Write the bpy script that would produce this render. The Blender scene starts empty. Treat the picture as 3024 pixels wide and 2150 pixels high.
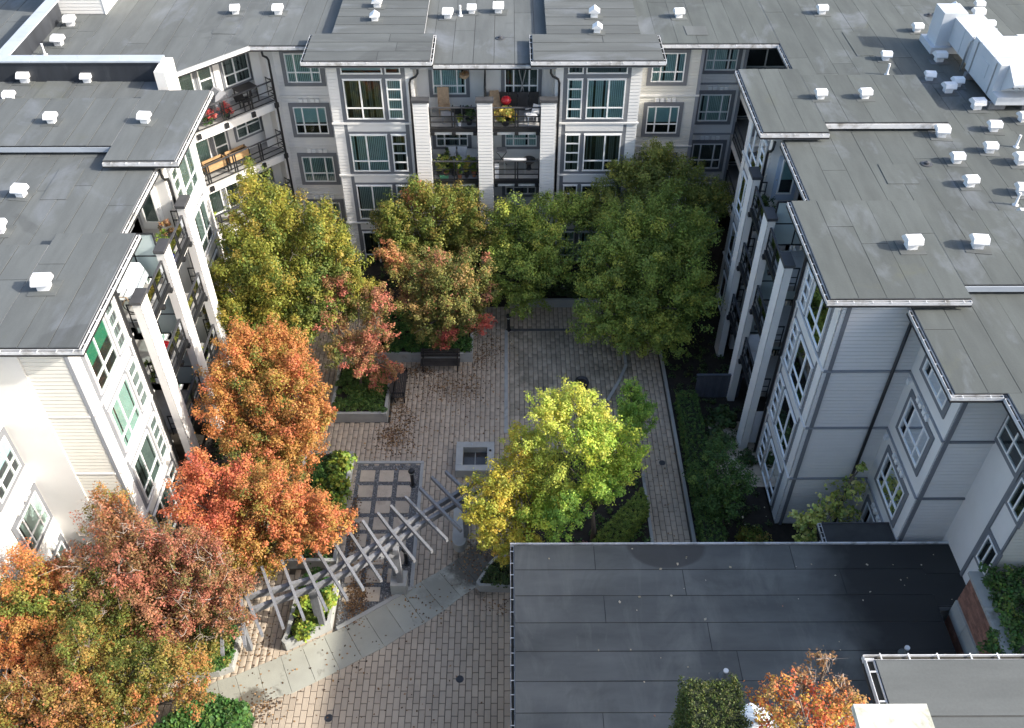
import bpy, math, random
import numpy as np
from mathutils import Vector, Matrix

rnd = random.Random(11)
nrg = np.random.default_rng(11)
rad = math.radians

# ------------------------------------------------------------------ camera, sky, sun, exposure
scn = bpy.context.scene
COL = scn.collection
cam_d = bpy.data.cameras.new('camera')
cam = bpy.data.objects.new('camera', cam_d)
COL.objects.link(cam)
cam.location = (0, 0, 30)
cam.rotation_euler = (rad(90 - 43.1), 0, rad(-0.2))
cam_d.sensor_width = 36
cam_d.lens = 2735 / 3024 * 36
cam_d.clip_end = 500
scn.camera = cam

SUN_EL, SUN_AZ = 30.0, 11.0          # elevation; degrees from +X towards the viewer (-Y)
sdir = Vector((math.cos(rad(SUN_EL)) * math.cos(rad(SUN_AZ)), -math.cos(rad(SUN_EL)) * math.sin(rad(SUN_AZ)), math.sin(rad(SUN_EL))))
world = bpy.data.worlds.new('World')
scn.world = world
world.use_nodes = True
wn = world.node_tree
bg = wn.nodes['Background']
sky = wn.nodes.new('ShaderNodeTexSky')
sky.sky_type = 'NISHITA'
sky.sun_disc = False
sky.sun_elevation = rad(SUN_EL)
sky.sun_rotation = math.atan2(sdir.x, sdir.y)
sky.air_density = 1.0
sky.dust_density = 3.0
wn.links.new(sky.outputs[0], bg.inputs[0])
bg.inputs[1].default_value = 0.15
sun_d = bpy.data.lights.new('sun', 'SUN')
sun_d.energy = 3.3
sun_d.angle = rad(0.8)
sun_d.color = (1.0, 0.94, 0.85)
sun = bpy.data.objects.new('sun', sun_d)
COL.objects.link(sun)
sun.rotation_euler = (-sdir).to_track_quat('-Z', 'Y').to_euler()
sun.location = (30, -8, 40)
scn.view_settings.view_transform = 'Standard'
scn.view_settings.look = 'None'
scn.view_settings.gamma = 1.0
scn.view_settings.exposure = 1.3

# ------------------------------------------------------------------ materials
def _nodes(name):
    m = bpy.data.materials.new(name)
    m.use_nodes = True
    nt = m.node_tree
    b = nt.nodes['Principled BSDF']
    return m, nt, b

def N(nt, t, **k):
    n = nt.nodes.new(t)
    for a, v in k.items():
        setattr(n, a, v)
    return n

def mth(nt, op, a, b=None, clamp=False):
    n = N(nt, 'ShaderNodeMath', operation=op, use_clamp=clamp)
    for i, v in enumerate((a, b)):
        if v is None: continue
        if isinstance(v, (int, float)): n.inputs[i].default_value = v
        else: nt.links.new(v, n.inputs[i])
    return n.outputs[0]

def mixc(nt, f, a, b, bt='MIX'):
    n = N(nt, 'ShaderNodeMix', data_type='RGBA', blend_type=bt)
    for s, v in ((n.inputs[0], f), (n.inputs[6], a), (n.inputs[7], b)):
        if isinstance(v, (int, float)): s.default_value = v
        elif isinstance(v, tuple): s.default_value = (*v[:3], 1)
        else: nt.links.new(v, s)
    return n.outputs[2]

def noise(nt, scale, detail=4, rough=.55, vec=None, dist=0.0):
    n = N(nt, 'ShaderNodeTexNoise')
    n.inputs['Scale'].default_value = scale
    n.inputs['Detail'].default_value = detail
    n.inputs['Roughness'].default_value = rough
    n.inputs['Distortion'].default_value = dist
    if vec is not None: nt.links.new(vec, n.inputs['Vector'])
    return n.outputs[0]

def ramp(nt, f, p0, p1):
    n = N(nt, 'ShaderNodeMapRange', clamp=True)
    n.inputs[1].default_value = p0; n.inputs[2].default_value = p1
    nt.links.new(f, n.inputs[0])
    return n.outputs[0]

def pos(nt, sc=(1, 1, 1)):
    g = N(nt, 'ShaderNodeNewGeometry')
    m = N(nt, 'ShaderNodeMapping')
    m.inputs['Scale'].default_value = sc
    nt.links.new(g.outputs['Position'], m.inputs[0])
    return m.outputs[0]

def mat(name, col, rough=.6, var=.12, scale=2.0, fine=.06, fscale=40, bump=0.0, objvar=0.0, island=0.0, metal=0.0, stretch=(1, 1, 1), dirt=None, dscale=.6, dlo=.5, dhi=.75, spec=.5):
    """Painted / mineral surface: broad mottling + fine grain + per-piece tone + optional dirt patches."""
    m, nt, b = _nodes(name)
    p = pos(nt, stretch)
    c = mixc(nt, ramp(nt, noise(nt, scale, 5, .6, p), .3, .7), tuple(x * (1 - var) for x in col), tuple(min(1, x * (1 + var)) for x in col))
    if fine:
        f = ramp(nt, noise(nt, fscale, 3, .6, p), .25, .75)
        c = mixc(nt, f, mixc(nt, 1.0, c, (1 - fine,) * 3, 'MULTIPLY'), c)
    tone = None
    if objvar:
        o = N(nt, 'ShaderNodeObjectInfo')
        tone = o.outputs['Random']
        k = objvar
    if island:
        g = N(nt, 'ShaderNodeNewGeometry')
        tone = g.outputs['Random Per Island'] if tone is None else mth(nt, 'FRACT', mth(nt, 'ADD', tone, g.outputs['Random Per Island']))
        k = max(objvar, island)
    if tone is not None:
        v = mth(nt, 'ADD', mth(nt, 'MULTIPLY', tone, 2 * k), 1 - k)
        cb = N(nt, 'ShaderNodeCombineColor')
        for i in range(3): nt.links.new(v, cb.inputs[i])
        c = mixc(nt, 1.0, c, cb.outputs[0], 'MULTIPLY')
    if dirt:
        d = ramp(nt, noise(nt, dscale, 6, .65, p, .3), dlo, dhi)
        c = mixc(nt, d, c, dirt)
    nt.links.new(c, b.inputs['Base Color'])
    b.inputs['Roughness'].default_value = rough
    b.inputs['Metallic'].default_value = metal
    b.inputs['Specular IOR Level'].default_value = spec
    if bump:
        bp = N(nt, 'ShaderNodeBump')
        bp.inputs['Strength'].default_value = bump
        bp.inputs['Distance'].default_value = .02
        nt.links.new(noise(nt, fscale, 3, .6, p), bp.inputs['Height'])
        nt.links.new(bp.outputs[0], b.inputs['Normal'])
    return m

M = {}
M['white'] = mat('white_paint', (.72, .71, .685), .55, .04, .7, .03, 30, dirt=(.66, .65, .61), dscale=.5, dlo=.55, dhi=.85)
M['cream'] = mat('cream_siding', (.69, .675, .61), .6, .04, .8, .04, 30, dirt=(.62, .60, .52), dscale=.4, dlo=.55, dhi=.85)
M['trim'] = mat('grey_trim', (.17, .18, .195), .55, .08, 1.5, .04)
M['fascia'] = mat('grey_fascia', (.26, .275, .30), .5, .08, 1.5, .04)
M['vinyl'] = mat('white_vinyl', (.82, .82, .80), .4, .03, 1.5, .0)
M['gutter'] = mat('white_gutter', (.60, .61, .62), .4, .08, 3, .08, 20, dirt=(.22, .21, .19), dscale=2, dlo=.5, dhi=.72)
M['trough'] = mat('gutter_debris', (.03, .028, .022), .9, .5, 6, .3, 40)
M['black'] = mat('black_metal', (.016, .017, .019), .45, .15, 3, .0)
M['cap'] = mat('dark_cap', (.055, .057, .062), .55, .15, 3, .05)
M['deck'] = mat('deck_membrane', (.36, .355, .34), .7, .12, 2, .06, dirt=(.2, .19, .17), dscale=1.5, dlo=.55, dhi=.8)
M['concrete'] = mat('concrete', (.36, .365, .345), .8, .12, 1.2, .10, 60, bump=.25, objvar=.06, dirt=(.16, .15, .125), dscale=1.1, dlo=.58, dhi=.78)
M['slab'] = mat('path_slab', (.36, .36, .305), .75, .10, .8, .08, 70, bump=.2, objvar=.08, dirt=(.15, .145, .12), dscale=1.3, dlo=.60, dhi=.74)
M['paver'] = mat('paver', (.44, .365, .28), .85, .10, .6, .10, 90, bump=.3, objvar=.09, island=.09, dirt=(.27, .22, .165), dscale=.35, dlo=.56, dhi=.82)
M['paver2'] = mat('paver_weathered', (.41, .35, .265), .85, .14, .6, .14, 90, bump=.3, island=.16, dirt=(.13, .12, .085), dscale=.7, dlo=.46, dhi=.74)
M['joint'] = mat('paver_joint', (.075, .066, .054), .95, .3, 4, .2)
M['step'] = mat('stepping_slab', (.50, .42, .32), .8, .1, 1.5, .08, 60, objvar=.08, dirt=(.28, .22, .17), dscale=1.2)
M['soil'] = mat('soil', (.03, .024, .018), .95, .4, 4, .3, 30)
def roofmat(name, col, along):
    m, nt, b = _nodes(name)
    st = (1.6, .28, 1) if along == 'y' else (.28, 1.6, 1)
    streak = ramp(nt, noise(nt, 1.1, 5, .6, pos(nt, st)), .35, .70)
    c = mixc(nt, streak, tuple(x * .86 for x in col), tuple(x * 1.12 for x in col))
    o = N(nt, 'ShaderNodeObjectInfo')
    v = mth(nt, 'ADD', mth(nt, 'MULTIPLY', o.outputs['Random'], .16), .92)
    cb = N(nt, 'ShaderNodeCombineColor')
    for k in range(3): nt.links.new(v, cb.inputs[k])
    c = mixc(nt, 1.0, c, cb.outputs[0], 'MULTIPLY')
    p = pos(nt)
    scuff = ramp(nt, noise(nt, .42, 5, .62, pos(nt, (1.2, .6, 1) if along == 'y' else (.6, 1.2, 1)), .4), .56, .80)
    c = mixc(nt, mth(nt, 'MULTIPLY', scuff, .75), c, (.20, .22, .25))
    moss = ramp(nt, noise(nt, .27, 6, .68, p, .5), .60, .74)
    c = mixc(nt, mth(nt, 'MULTIPLY', moss, .55), c, (.105, .110, .080))
    pond = ramp(nt, noise(nt, .20, 4, .55, pos(nt, (1, 1, 7)), .6), .63, .66)
    c = mixc(nt, mth(nt, 'MULTIPLY', pond, .40), c, (.060, .064, .064))
    grit = ramp(nt, noise(nt, 22, 3, .7, p), .25, .75)
    c = mixc(nt, grit, mixc(nt, 1.0, c, (.86, .86, .86), 'MULTIPLY'), c)
    nt.links.new(c, b.inputs['Base Color'])
    b.inputs['Roughness'].default_value = .8
    b.inputs['Specular IOR Level'].default_value = .3
    bp = N(nt, 'ShaderNodeBump'); bp.inputs['Strength'].default_value = .35; bp.inputs['Distance'].default_value = .03
    nt.links.new(noise(nt, 1.3, 4, .6, p), bp.inputs['Height']); nt.links.new(bp.outputs[0], b.inputs['Normal'])
    return m
M['sheet'] = roofmat('roof_sheet', (.112, .121, .120), 'y')
M['sheet_e'] = roofmat('roof_sheet_darker', (.088, .098, .094), 'y')  # darker, slightly greener tone for the right-hand roofs
M['sheetx'] = roofmat('roof_sheet_cross', (.100, .108, .107), 'x')
M['bitumen'] = mat('bitumen', (.036, .038, .038), .8, .3, 2, .1)
M['parapet'] = mat('parapet_membrane', (.030, .034, .042), .5, .3, 1.2, .1, stretch=(1, 1, .2), dirt=(.09, .1, .11), dscale=1.5, dlo=.6, dhi=.85)
M['metalcap'] = mat('metal_coping', (.36, .40, .45), .45, .08, 1.5, .03)
M['wood'] = mat('grey_timber', (.195, .20, .21), .75, .2, 3, .15, 25, stretch=(4, 4, 1), objvar=.15)
M['cedar'] = mat('cedar', (.46, .29, .14), .7, .25, 3, .15, 20, stretch=(1, 1, 6), objvar=.12)
M['darkwood'] = mat('dark_slat', (.05, .046, .044), .6, .25, 4, .1, objvar=.2)
M['bark'] = mat('bark', (.16, .13, .105), .9, .25, 6, .25, 40)
M['twig'] = mat('pale_twig', (.34, .29, .25), .85, .2, 6, .1)
M['brick_m'] = mat('brick', (.27, .135, .095), .85, .15, 3, .12, 60, island=.25)
M['mortar'] = mat('mortar', (.30, .27, .24), .9, .1, 4, .1)
M['vent'] = mat('white_sheet_metal', (.74, .75, .76), .4, .08, 3, .05, 20, objvar=.10, dirt=(.42, .42, .40), dscale=4, dlo=.58, dhi=.8)
M['hvac'] = mat('hvac_metal', (.52, .55, .58), .45, .06, .8, .03, 20, dirt=(.40, .44, .48), dscale=.9, dlo=.48, dhi=.8, stretch=(1, 1, .3))
M['steel'] = mat('galvanised', (.42, .43, .44), .4, .1, 3, .05, metal=.6)
M['grass'] = mat('lawn', (.035, .055, .018), .95, .3, 3, .3, 60)
M['terra'] = mat('terracotta', (.36, .15, .08), .8, .15, 4, .1)
M['darkpot'] = mat('dark_pot', (.03, .03, .033), .5, .1)
M['bluepot'] = mat('blue_glaze', (.02, .04, .38), .25, .1)
M['red'] = mat('red_enamel', (.50, .02, .03), .25, .05)
M['plastic'] = mat('white_plastic', (.72, .73, .75), .4, .04)
M['greycloth'] = mat('grey_cover', (.24, .25, .27), .8, .12, 4, .08)
M['canvas'] = mat('parasol_canvas', (.72, .78, .82), .8, .1, 3, .05)
M['tan'] = mat('tan_wicker', (.42, .30, .19), .75, .2, 8, .15)
M['greentub'] = mat('green_tub', (.12, .34, .2), .5, .1)
M['slate'] = mat('slate_boards', (.075, .085, .105), .7, .15, 3, .1, objvar=.1)
M['gravel'] = mat('gravel', (.15, .15, .15), .9, .5, 25, .45, 110, bump=.6)

# roof of the low hall: ponding stains with their own outline and gloss
def wet_roof():
    m, nt, b = _nodes('hall_roof_sheet')
    p = pos(nt)
    base = mixc(nt, ramp(nt, noise(nt, .5, 5, .6, pos(nt, (.4, 1.4, 1))), .3, .7), (.070, .074, .072), (.150, .155, .148))
    o = N(nt, 'ShaderNodeObjectInfo')
    v = mth(nt, 'ADD', mth(nt, 'MULTIPLY', o.outputs['Random'], .2), .9)
    cb = N(nt, 'ShaderNodeCombineColor')
    for i in range(3): nt.links.new(v, cb.inputs[i])
    base = mixc(nt, 1.0, base, cb.outputs[0], 'MULTIPLY')
    st = ramp(nt, noise(nt, .5, 6, .66, pos(nt, (1.6, .5, 1)), .5), .52, .74)
    base = mixc(nt, mth(nt, 'MULTIPLY', st, .7), base, (.19, .194, .178))
    gr = ramp(nt, noise(nt, .33, 6, .7, p, .8), .54, .70)
    base = mixc(nt, mth(nt, 'MULTIPLY', gr, .45), base, (.055, .058, .050))
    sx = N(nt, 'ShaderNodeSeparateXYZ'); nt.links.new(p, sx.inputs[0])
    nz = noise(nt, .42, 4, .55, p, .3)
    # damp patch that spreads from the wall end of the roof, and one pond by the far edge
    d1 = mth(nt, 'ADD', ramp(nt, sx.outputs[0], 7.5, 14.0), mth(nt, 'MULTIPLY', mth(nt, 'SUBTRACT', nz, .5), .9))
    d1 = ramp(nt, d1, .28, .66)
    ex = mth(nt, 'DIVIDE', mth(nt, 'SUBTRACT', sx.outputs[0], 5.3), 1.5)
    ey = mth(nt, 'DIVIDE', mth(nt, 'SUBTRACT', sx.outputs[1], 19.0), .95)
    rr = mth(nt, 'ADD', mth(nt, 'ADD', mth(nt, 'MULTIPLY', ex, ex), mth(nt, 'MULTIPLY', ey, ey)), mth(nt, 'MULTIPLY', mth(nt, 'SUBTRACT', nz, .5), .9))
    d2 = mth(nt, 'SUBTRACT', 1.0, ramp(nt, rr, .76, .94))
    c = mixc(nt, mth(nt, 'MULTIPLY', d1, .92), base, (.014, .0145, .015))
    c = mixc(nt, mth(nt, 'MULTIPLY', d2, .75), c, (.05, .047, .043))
    nt.links.new(c, b.inputs['Base Color'])
    rg = mth(nt, 'SUBTRACT', .62, mth(nt, 'MULTIPLY', d1, .1))
    nt.links.new(rg, b.inputs['Roughness'])
    b.inputs['Specular IOR Level'].default_value = .35
    return m
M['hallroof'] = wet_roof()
def darkened(m, cx, cy, r, col, amt=.8):  # dark blot in the base colour: damp stains, and painted shade at path end
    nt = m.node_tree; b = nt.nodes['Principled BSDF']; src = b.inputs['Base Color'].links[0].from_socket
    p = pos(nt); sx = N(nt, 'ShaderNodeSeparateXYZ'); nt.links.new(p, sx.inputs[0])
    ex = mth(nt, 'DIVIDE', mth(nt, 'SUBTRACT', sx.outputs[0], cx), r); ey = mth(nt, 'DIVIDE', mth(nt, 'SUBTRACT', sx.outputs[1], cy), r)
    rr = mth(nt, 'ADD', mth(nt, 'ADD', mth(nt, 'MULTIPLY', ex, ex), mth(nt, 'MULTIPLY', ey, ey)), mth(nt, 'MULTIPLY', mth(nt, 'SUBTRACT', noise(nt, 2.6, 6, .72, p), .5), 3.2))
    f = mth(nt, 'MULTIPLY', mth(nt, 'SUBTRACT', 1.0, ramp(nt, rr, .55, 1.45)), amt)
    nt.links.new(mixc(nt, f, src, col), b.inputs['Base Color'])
darkened(M['slab'], -1.3, 20.75, 1.05, (.055, .05, .04), .85)  # shade and damp of the path's upper end, painted into the slabs
darkened(M['slab'], -2.7, 19.6, .7, (.17, .165, .13), .5)
darkened(M['paver'], -1.0, 20.65, 1.15, (.06, .052, .04), .85)  # same painted shade and damp, carried onto the neighbouring pavers
darkened(M['paver'], -2.2, 30.6, 1.0, (.22, .17, .12), .35)
darkened(M['paver'], -5.1, 27.3, .6, (.2, .15, .11), .4)
darkened(M['slab'], -8.9, 15.1, .6, (.09, .075, .055), .8)

def glass(name, tint, rough=.02, refl=.10):
    m = bpy.data.materials.new(name); m.use_nodes = True
    nt = m.node_tree; nt.nodes.clear()
    out = N(nt, 'ShaderNodeOutputMaterial')
    tr = N(nt, 'ShaderNodeBsdfTransparent'); tr.inputs[0].default_value = (*tint, 1)
    gl = N(nt, 'ShaderNodeBsdfGlossy'); gl.inputs['Roughness'].default_value = rough
    gl.inputs[0].default_value = (.9, .95, 1, 1)
    lw = N(nt, 'ShaderNodeFresnel'); lw.inputs[0].default_value = 1.5
    f = mth(nt, 'ADD', mth(nt, 'MULTIPLY', lw.outputs[0], 1.0), refl * .5, True)
    mx = N(nt, 'ShaderNodeMixShader')
    nt.links.new(f, mx.inputs[0]); nt.links.new(tr.outputs[0], mx.inputs[1]); nt.links.new(gl.outputs[0], mx.inputs[2])
    nt.links.new(mx.outputs[0], out.inputs[0])
    return m
M['glass'] = glass('window_glass', (.76, .86, .84))
M['railglass'] = glass('railing_glass', (.72, .78, .77), .05, .16)
def frosted():
    m, nt, b = _nodes('frosted_glass')
    b.inputs['Base Color'].default_value = (.42, .50, .50, 1)
    b.inputs['Roughness'].default_value = .35
    return m
M['frosted'] = frosted()
M['room'] = mat('dark_room', (.012, .013, .014), .8, .3, 2, .0)
M['room2'] = mat('room_floor', (.10, .11, .105), .8, .4, 2, .1)
M['blind'] = mat('blind_grey_green', (.32, .41, .38), .7, .08, 2, .0)
M['blind2'] = mat('blind_white', (.56, .60, .56), .7, .06, 2, .0)
M['blind3'] = mat('blind_dark', (.13, .15, .145), .7, .2, 2, .0)
M['blind4'] = mat('blind_pale_teal', (.50, .62, .62), .7, .08, 2, .0)
M['shade'] = mat('roller_shade', (.45, .60, .62), .8, .05, 2, .0)
M['greenshade'] = mat('green_shade', (.02, .17, .10), .8, .05, 2, .0)

def leafmat():
    m, nt, b = _nodes('leaf')
    at = N(nt, 'ShaderNodeAttribute'); at.attribute_name = 'col'
    b.inputs['Roughness'].default_value = .55
    b.inputs['Specular IOR Level'].default_value = .3
    nt.links.new(at.outputs[0], b.inputs['Base Color'])
    tl = N(nt, 'ShaderNodeBsdfTranslucent')
    nt.links.new(at.outputs[0], tl.inputs[0])
    mx = N(nt, 'ShaderNodeMixShader'); mx.inputs[0].default_value = .30
    nt.links.new(b.outputs[0], mx.inputs[1]); nt.links.new(tl.outputs[0], mx.inputs[2])
    nt.links.new(mx.outputs[0], nt.nodes['Material Output'].inputs[0])
    return m
M['leaf'] = leafmat()

# ------------------------------------------------------------------ geometry helpers
WL = {}                                    # world location of every object made here
def link(o, parent, loc=(0, 0, 0)):
    """link o so that its origin stands at world loc"""
    COL.objects.link(o)
    WL[o] = Vector(loc)
    if parent is not None:
        o.parent = parent
        o.location = WL[o] - WL[parent]
    else:
        o.location = WL[o]
    return o

def tag(o, label=None, cat=None, group=None, kind=None):
    if label: o['label'] = label
    if cat: o['category'] = cat
    if group: o['group'] = group
    if kind: o['kind'] = kind
    return o

def empty(name, loc, label=None, cat=None, group=None):
    o = bpy.data.objects.new(name, None)
    o.empty_display_size = .3
    link(o, None, loc)
    return tag(o, label, cat, group)

class Fr:
    """local frame of a facade: u along the wall, w outwards, z up"""
    def __init__(s, O, U, Nn):
        s.O = Vector((O[0], O[1], 0)); s.U = Vector((U[0], U[1], 0)).normalized(); s.N = Vector((Nn[0], Nn[1], 0)).normalized()
    def p(s, u, w, z):
        return s.O + s.U * u + s.N * w + Vector((0, 0, z))
WF = Fr((0, 0), (1, 0), (0, 1))

class MB:
    def __init__(s): s.v = []; s.f = []; s.sm = False
    def add(s, vs, fs):
        n = len(s.v); s.v += [tuple(x) for x in vs]; s.f += [tuple(i + n for i in f) for f in fs]; return s
    def box(s, u0, u1, w0, w1, z0, z1, fr=WF):
        c = [fr.p(u, w, z) for z in (z0, z1) for w in (w0, w1) for u in (u0, u1)]
        return s.add(c, [(0, 2, 3, 1), (4, 5, 7, 6), (0, 1, 5, 4), (2, 6, 7, 3), (0, 4, 6, 2), (1, 3, 7, 5)])
    def quad(s, a, b, c, d): return s.add([a, b, c, d], [(0, 1, 2, 3)])
    def prism(s, poly, z0, z1, bev=0.0):
        n = len(poly)
        vs = [(x, y, z0) for x, y in poly] + [(x, y, z1) for x, y in poly]
        fs = [tuple(range(n - 1, -1, -1)), tuple(range(n, 2 * n))] + [(i, (i + 1) % n, n + (i + 1) % n, n + i) for i in range(n)]
        return s.add(vs, fs)
    def bar(s, a, b, w, h):
        """rectangular bar from a to b, w wide, h deep (h towards up)"""
        a = Vector(a); b = Vector(b); d = (b - a).normalized()
        up = Vector((0, 0, 1)) if abs(d.z) < .95 else Vector((0, 1, 0))
        r = d.cross(up).normalized() * w / 2; t = r.cross(d).normalized() * h / 2
        c = []
        for q in (a, b): c += [q - r - t, q + r - t, q + r + t, q - r + t]
        return s.add(c, [(3, 2, 1, 0), (4, 5, 6, 7), (0, 1, 5, 4), (1, 2, 6, 5), (2, 3, 7, 6), (3, 0, 4, 7)])
    def tube(s, pts, rs, n=7, cap=True):
        pts = [Vector(p) for p in pts]
        rings = []
        for i, p in enumerate(pts):
            d = (pts[min(i + 1, len(pts) - 1)] - pts[max(i - 1, 0)]).normalized()
            a = d.cross(Vector((.31, .9, .2))).normalized(); b = d.cross(a)
            r = rs[i] if isinstance(rs, (list, tuple)) else rs
            rings.append([p + (a * math.cos(2 * math.pi * k / n) + b * math.sin(2 * math.pi * k / n)) * r for k in range(n)])
        vs = [v for r in rings for v in r]
        fs = [(i * n + k, i * n + (k + 1) % n, (i + 1) * n + (k + 1) % n, (i + 1) * n + k) for i in range(len(pts) - 1) for k in range(n)]
        if cap: fs += [tuple(range(n - 1, -1, -1)), tuple(range((len(pts) - 1) * n, len(pts) * n))]
        return s.add(vs, fs)
    def lathe(s, c, prof, n=14):
        vs = []; fs = []
        for r, z in prof:
            vs += [(c[0] + r * math.cos(2 * math.pi * k / n), c[1] + r * math.sin(2 * math.pi * k / n), c[2] + z) for k in range(n)]
        for i in range(len(prof) - 1):
            fs += [(i * n + k, i * n + (k + 1) % n, (i + 1) * n + (k + 1) % n, (i + 1) * n + k) for k in range(n)]
        fs += [tuple(range(n - 1, -1, -1)), tuple(range((len(prof) - 1) * n, len(prof) * n))]
        return s.add(vs, fs)
    def siding(s, fr, u0, u1, z0, z1, w=0.0, pitch=.165, lip=.034, gap=.024):
        """lap boards: sloping face, a ledge and a narrow open joint under the next board"""
        z = z0
        while z < z1 - .04:
            t = min(z + pitch, z1)
            pr = [(w + .002, z), (w + lip, z), (w + lip * .72, t - gap), (w + .002, t - gap), (w + .002, t)]
            for (wa, za), (wb, zb) in zip(pr, pr[1:]):
                s.quad(fr.p(u0, wa, za), fr.p(u1, wa, za), fr.p(u1, wb, zb), fr.p(u0, wb, zb))
            z = t
        return s
    def build(s, name, m, parent=None, loc=None, bevel=0.0, smooth=False):
        L = Vector(loc) if loc is not None else (WL[parent] if parent is not None else Vector((0, 0, 0)))
        me = bpy.data.meshes.new(name)
        me.from_pydata([tuple(Vector(v) - L) for v in s.v], [], s.f)
        me.materials.append(M[m] if isinstance(m, str) else m)
        if smooth:
            me.polygons.foreach_set('use_smooth', [True] * len(me.polygons))
        o = bpy.data.objects.new(name, me)
        link(o, parent, L)
        if bevel:
            md = o.modifiers.new('bevel', 'BEVEL'); md.width = bevel; md.segments = 2; md.limit_method = 'ANGLE'
        return o

def inst(src, parent, loc, rz=0.0, scale=None, name=None):
    """copy sharing mesh data"""
    o = src.copy()
    for k in list(o.keys()):
        if k in ('label', 'category', 'group', 'kind'): del o[k]
    o.parent = None
    if name: o.name = name
    link(o, parent, loc)
    o.rotation_euler = (0, 0, rz)
    if scale is not None: o.scale = scale
    return o

def np_mesh(name, verts, faces, m, parent=None, loc=(0, 0, 0), cols=None):
    L = np.array(loc, dtype=np.float32)
    me = bpy.data.meshes.new(name)
    verts = np.asarray(verts, np.float32) - L
    faces = np.asarray(faces, np.int32)
    k = faces.shape[1]; n = len(faces)
    me.vertices.add(len(verts)); me.vertices.foreach_set('co', verts.ravel())
    me.loops.add(n * k); me.loops.foreach_set('vertex_index', faces.ravel())
    me.polygons.add(n); me.polygons.foreach_set('loop_start', np.arange(0, n * k, k, dtype=np.int32))
    me.polygons.foreach_set('loop_total', np.full(n, k, np.int32))
    me.update(calc_edges=True)
    if cols is not None:
        a = me.color_attributes.new('col', 'FLOAT_COLOR', 'POINT')
        c4 = np.ones((len(verts), 4), np.float32); c4[:, :3] = cols
        a.data.foreach_set('color', c4.ravel())
    me.materials.append(M[m])
    o = bpy.data.objects.new(name, me)
    return link(o, parent, loc)

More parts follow.
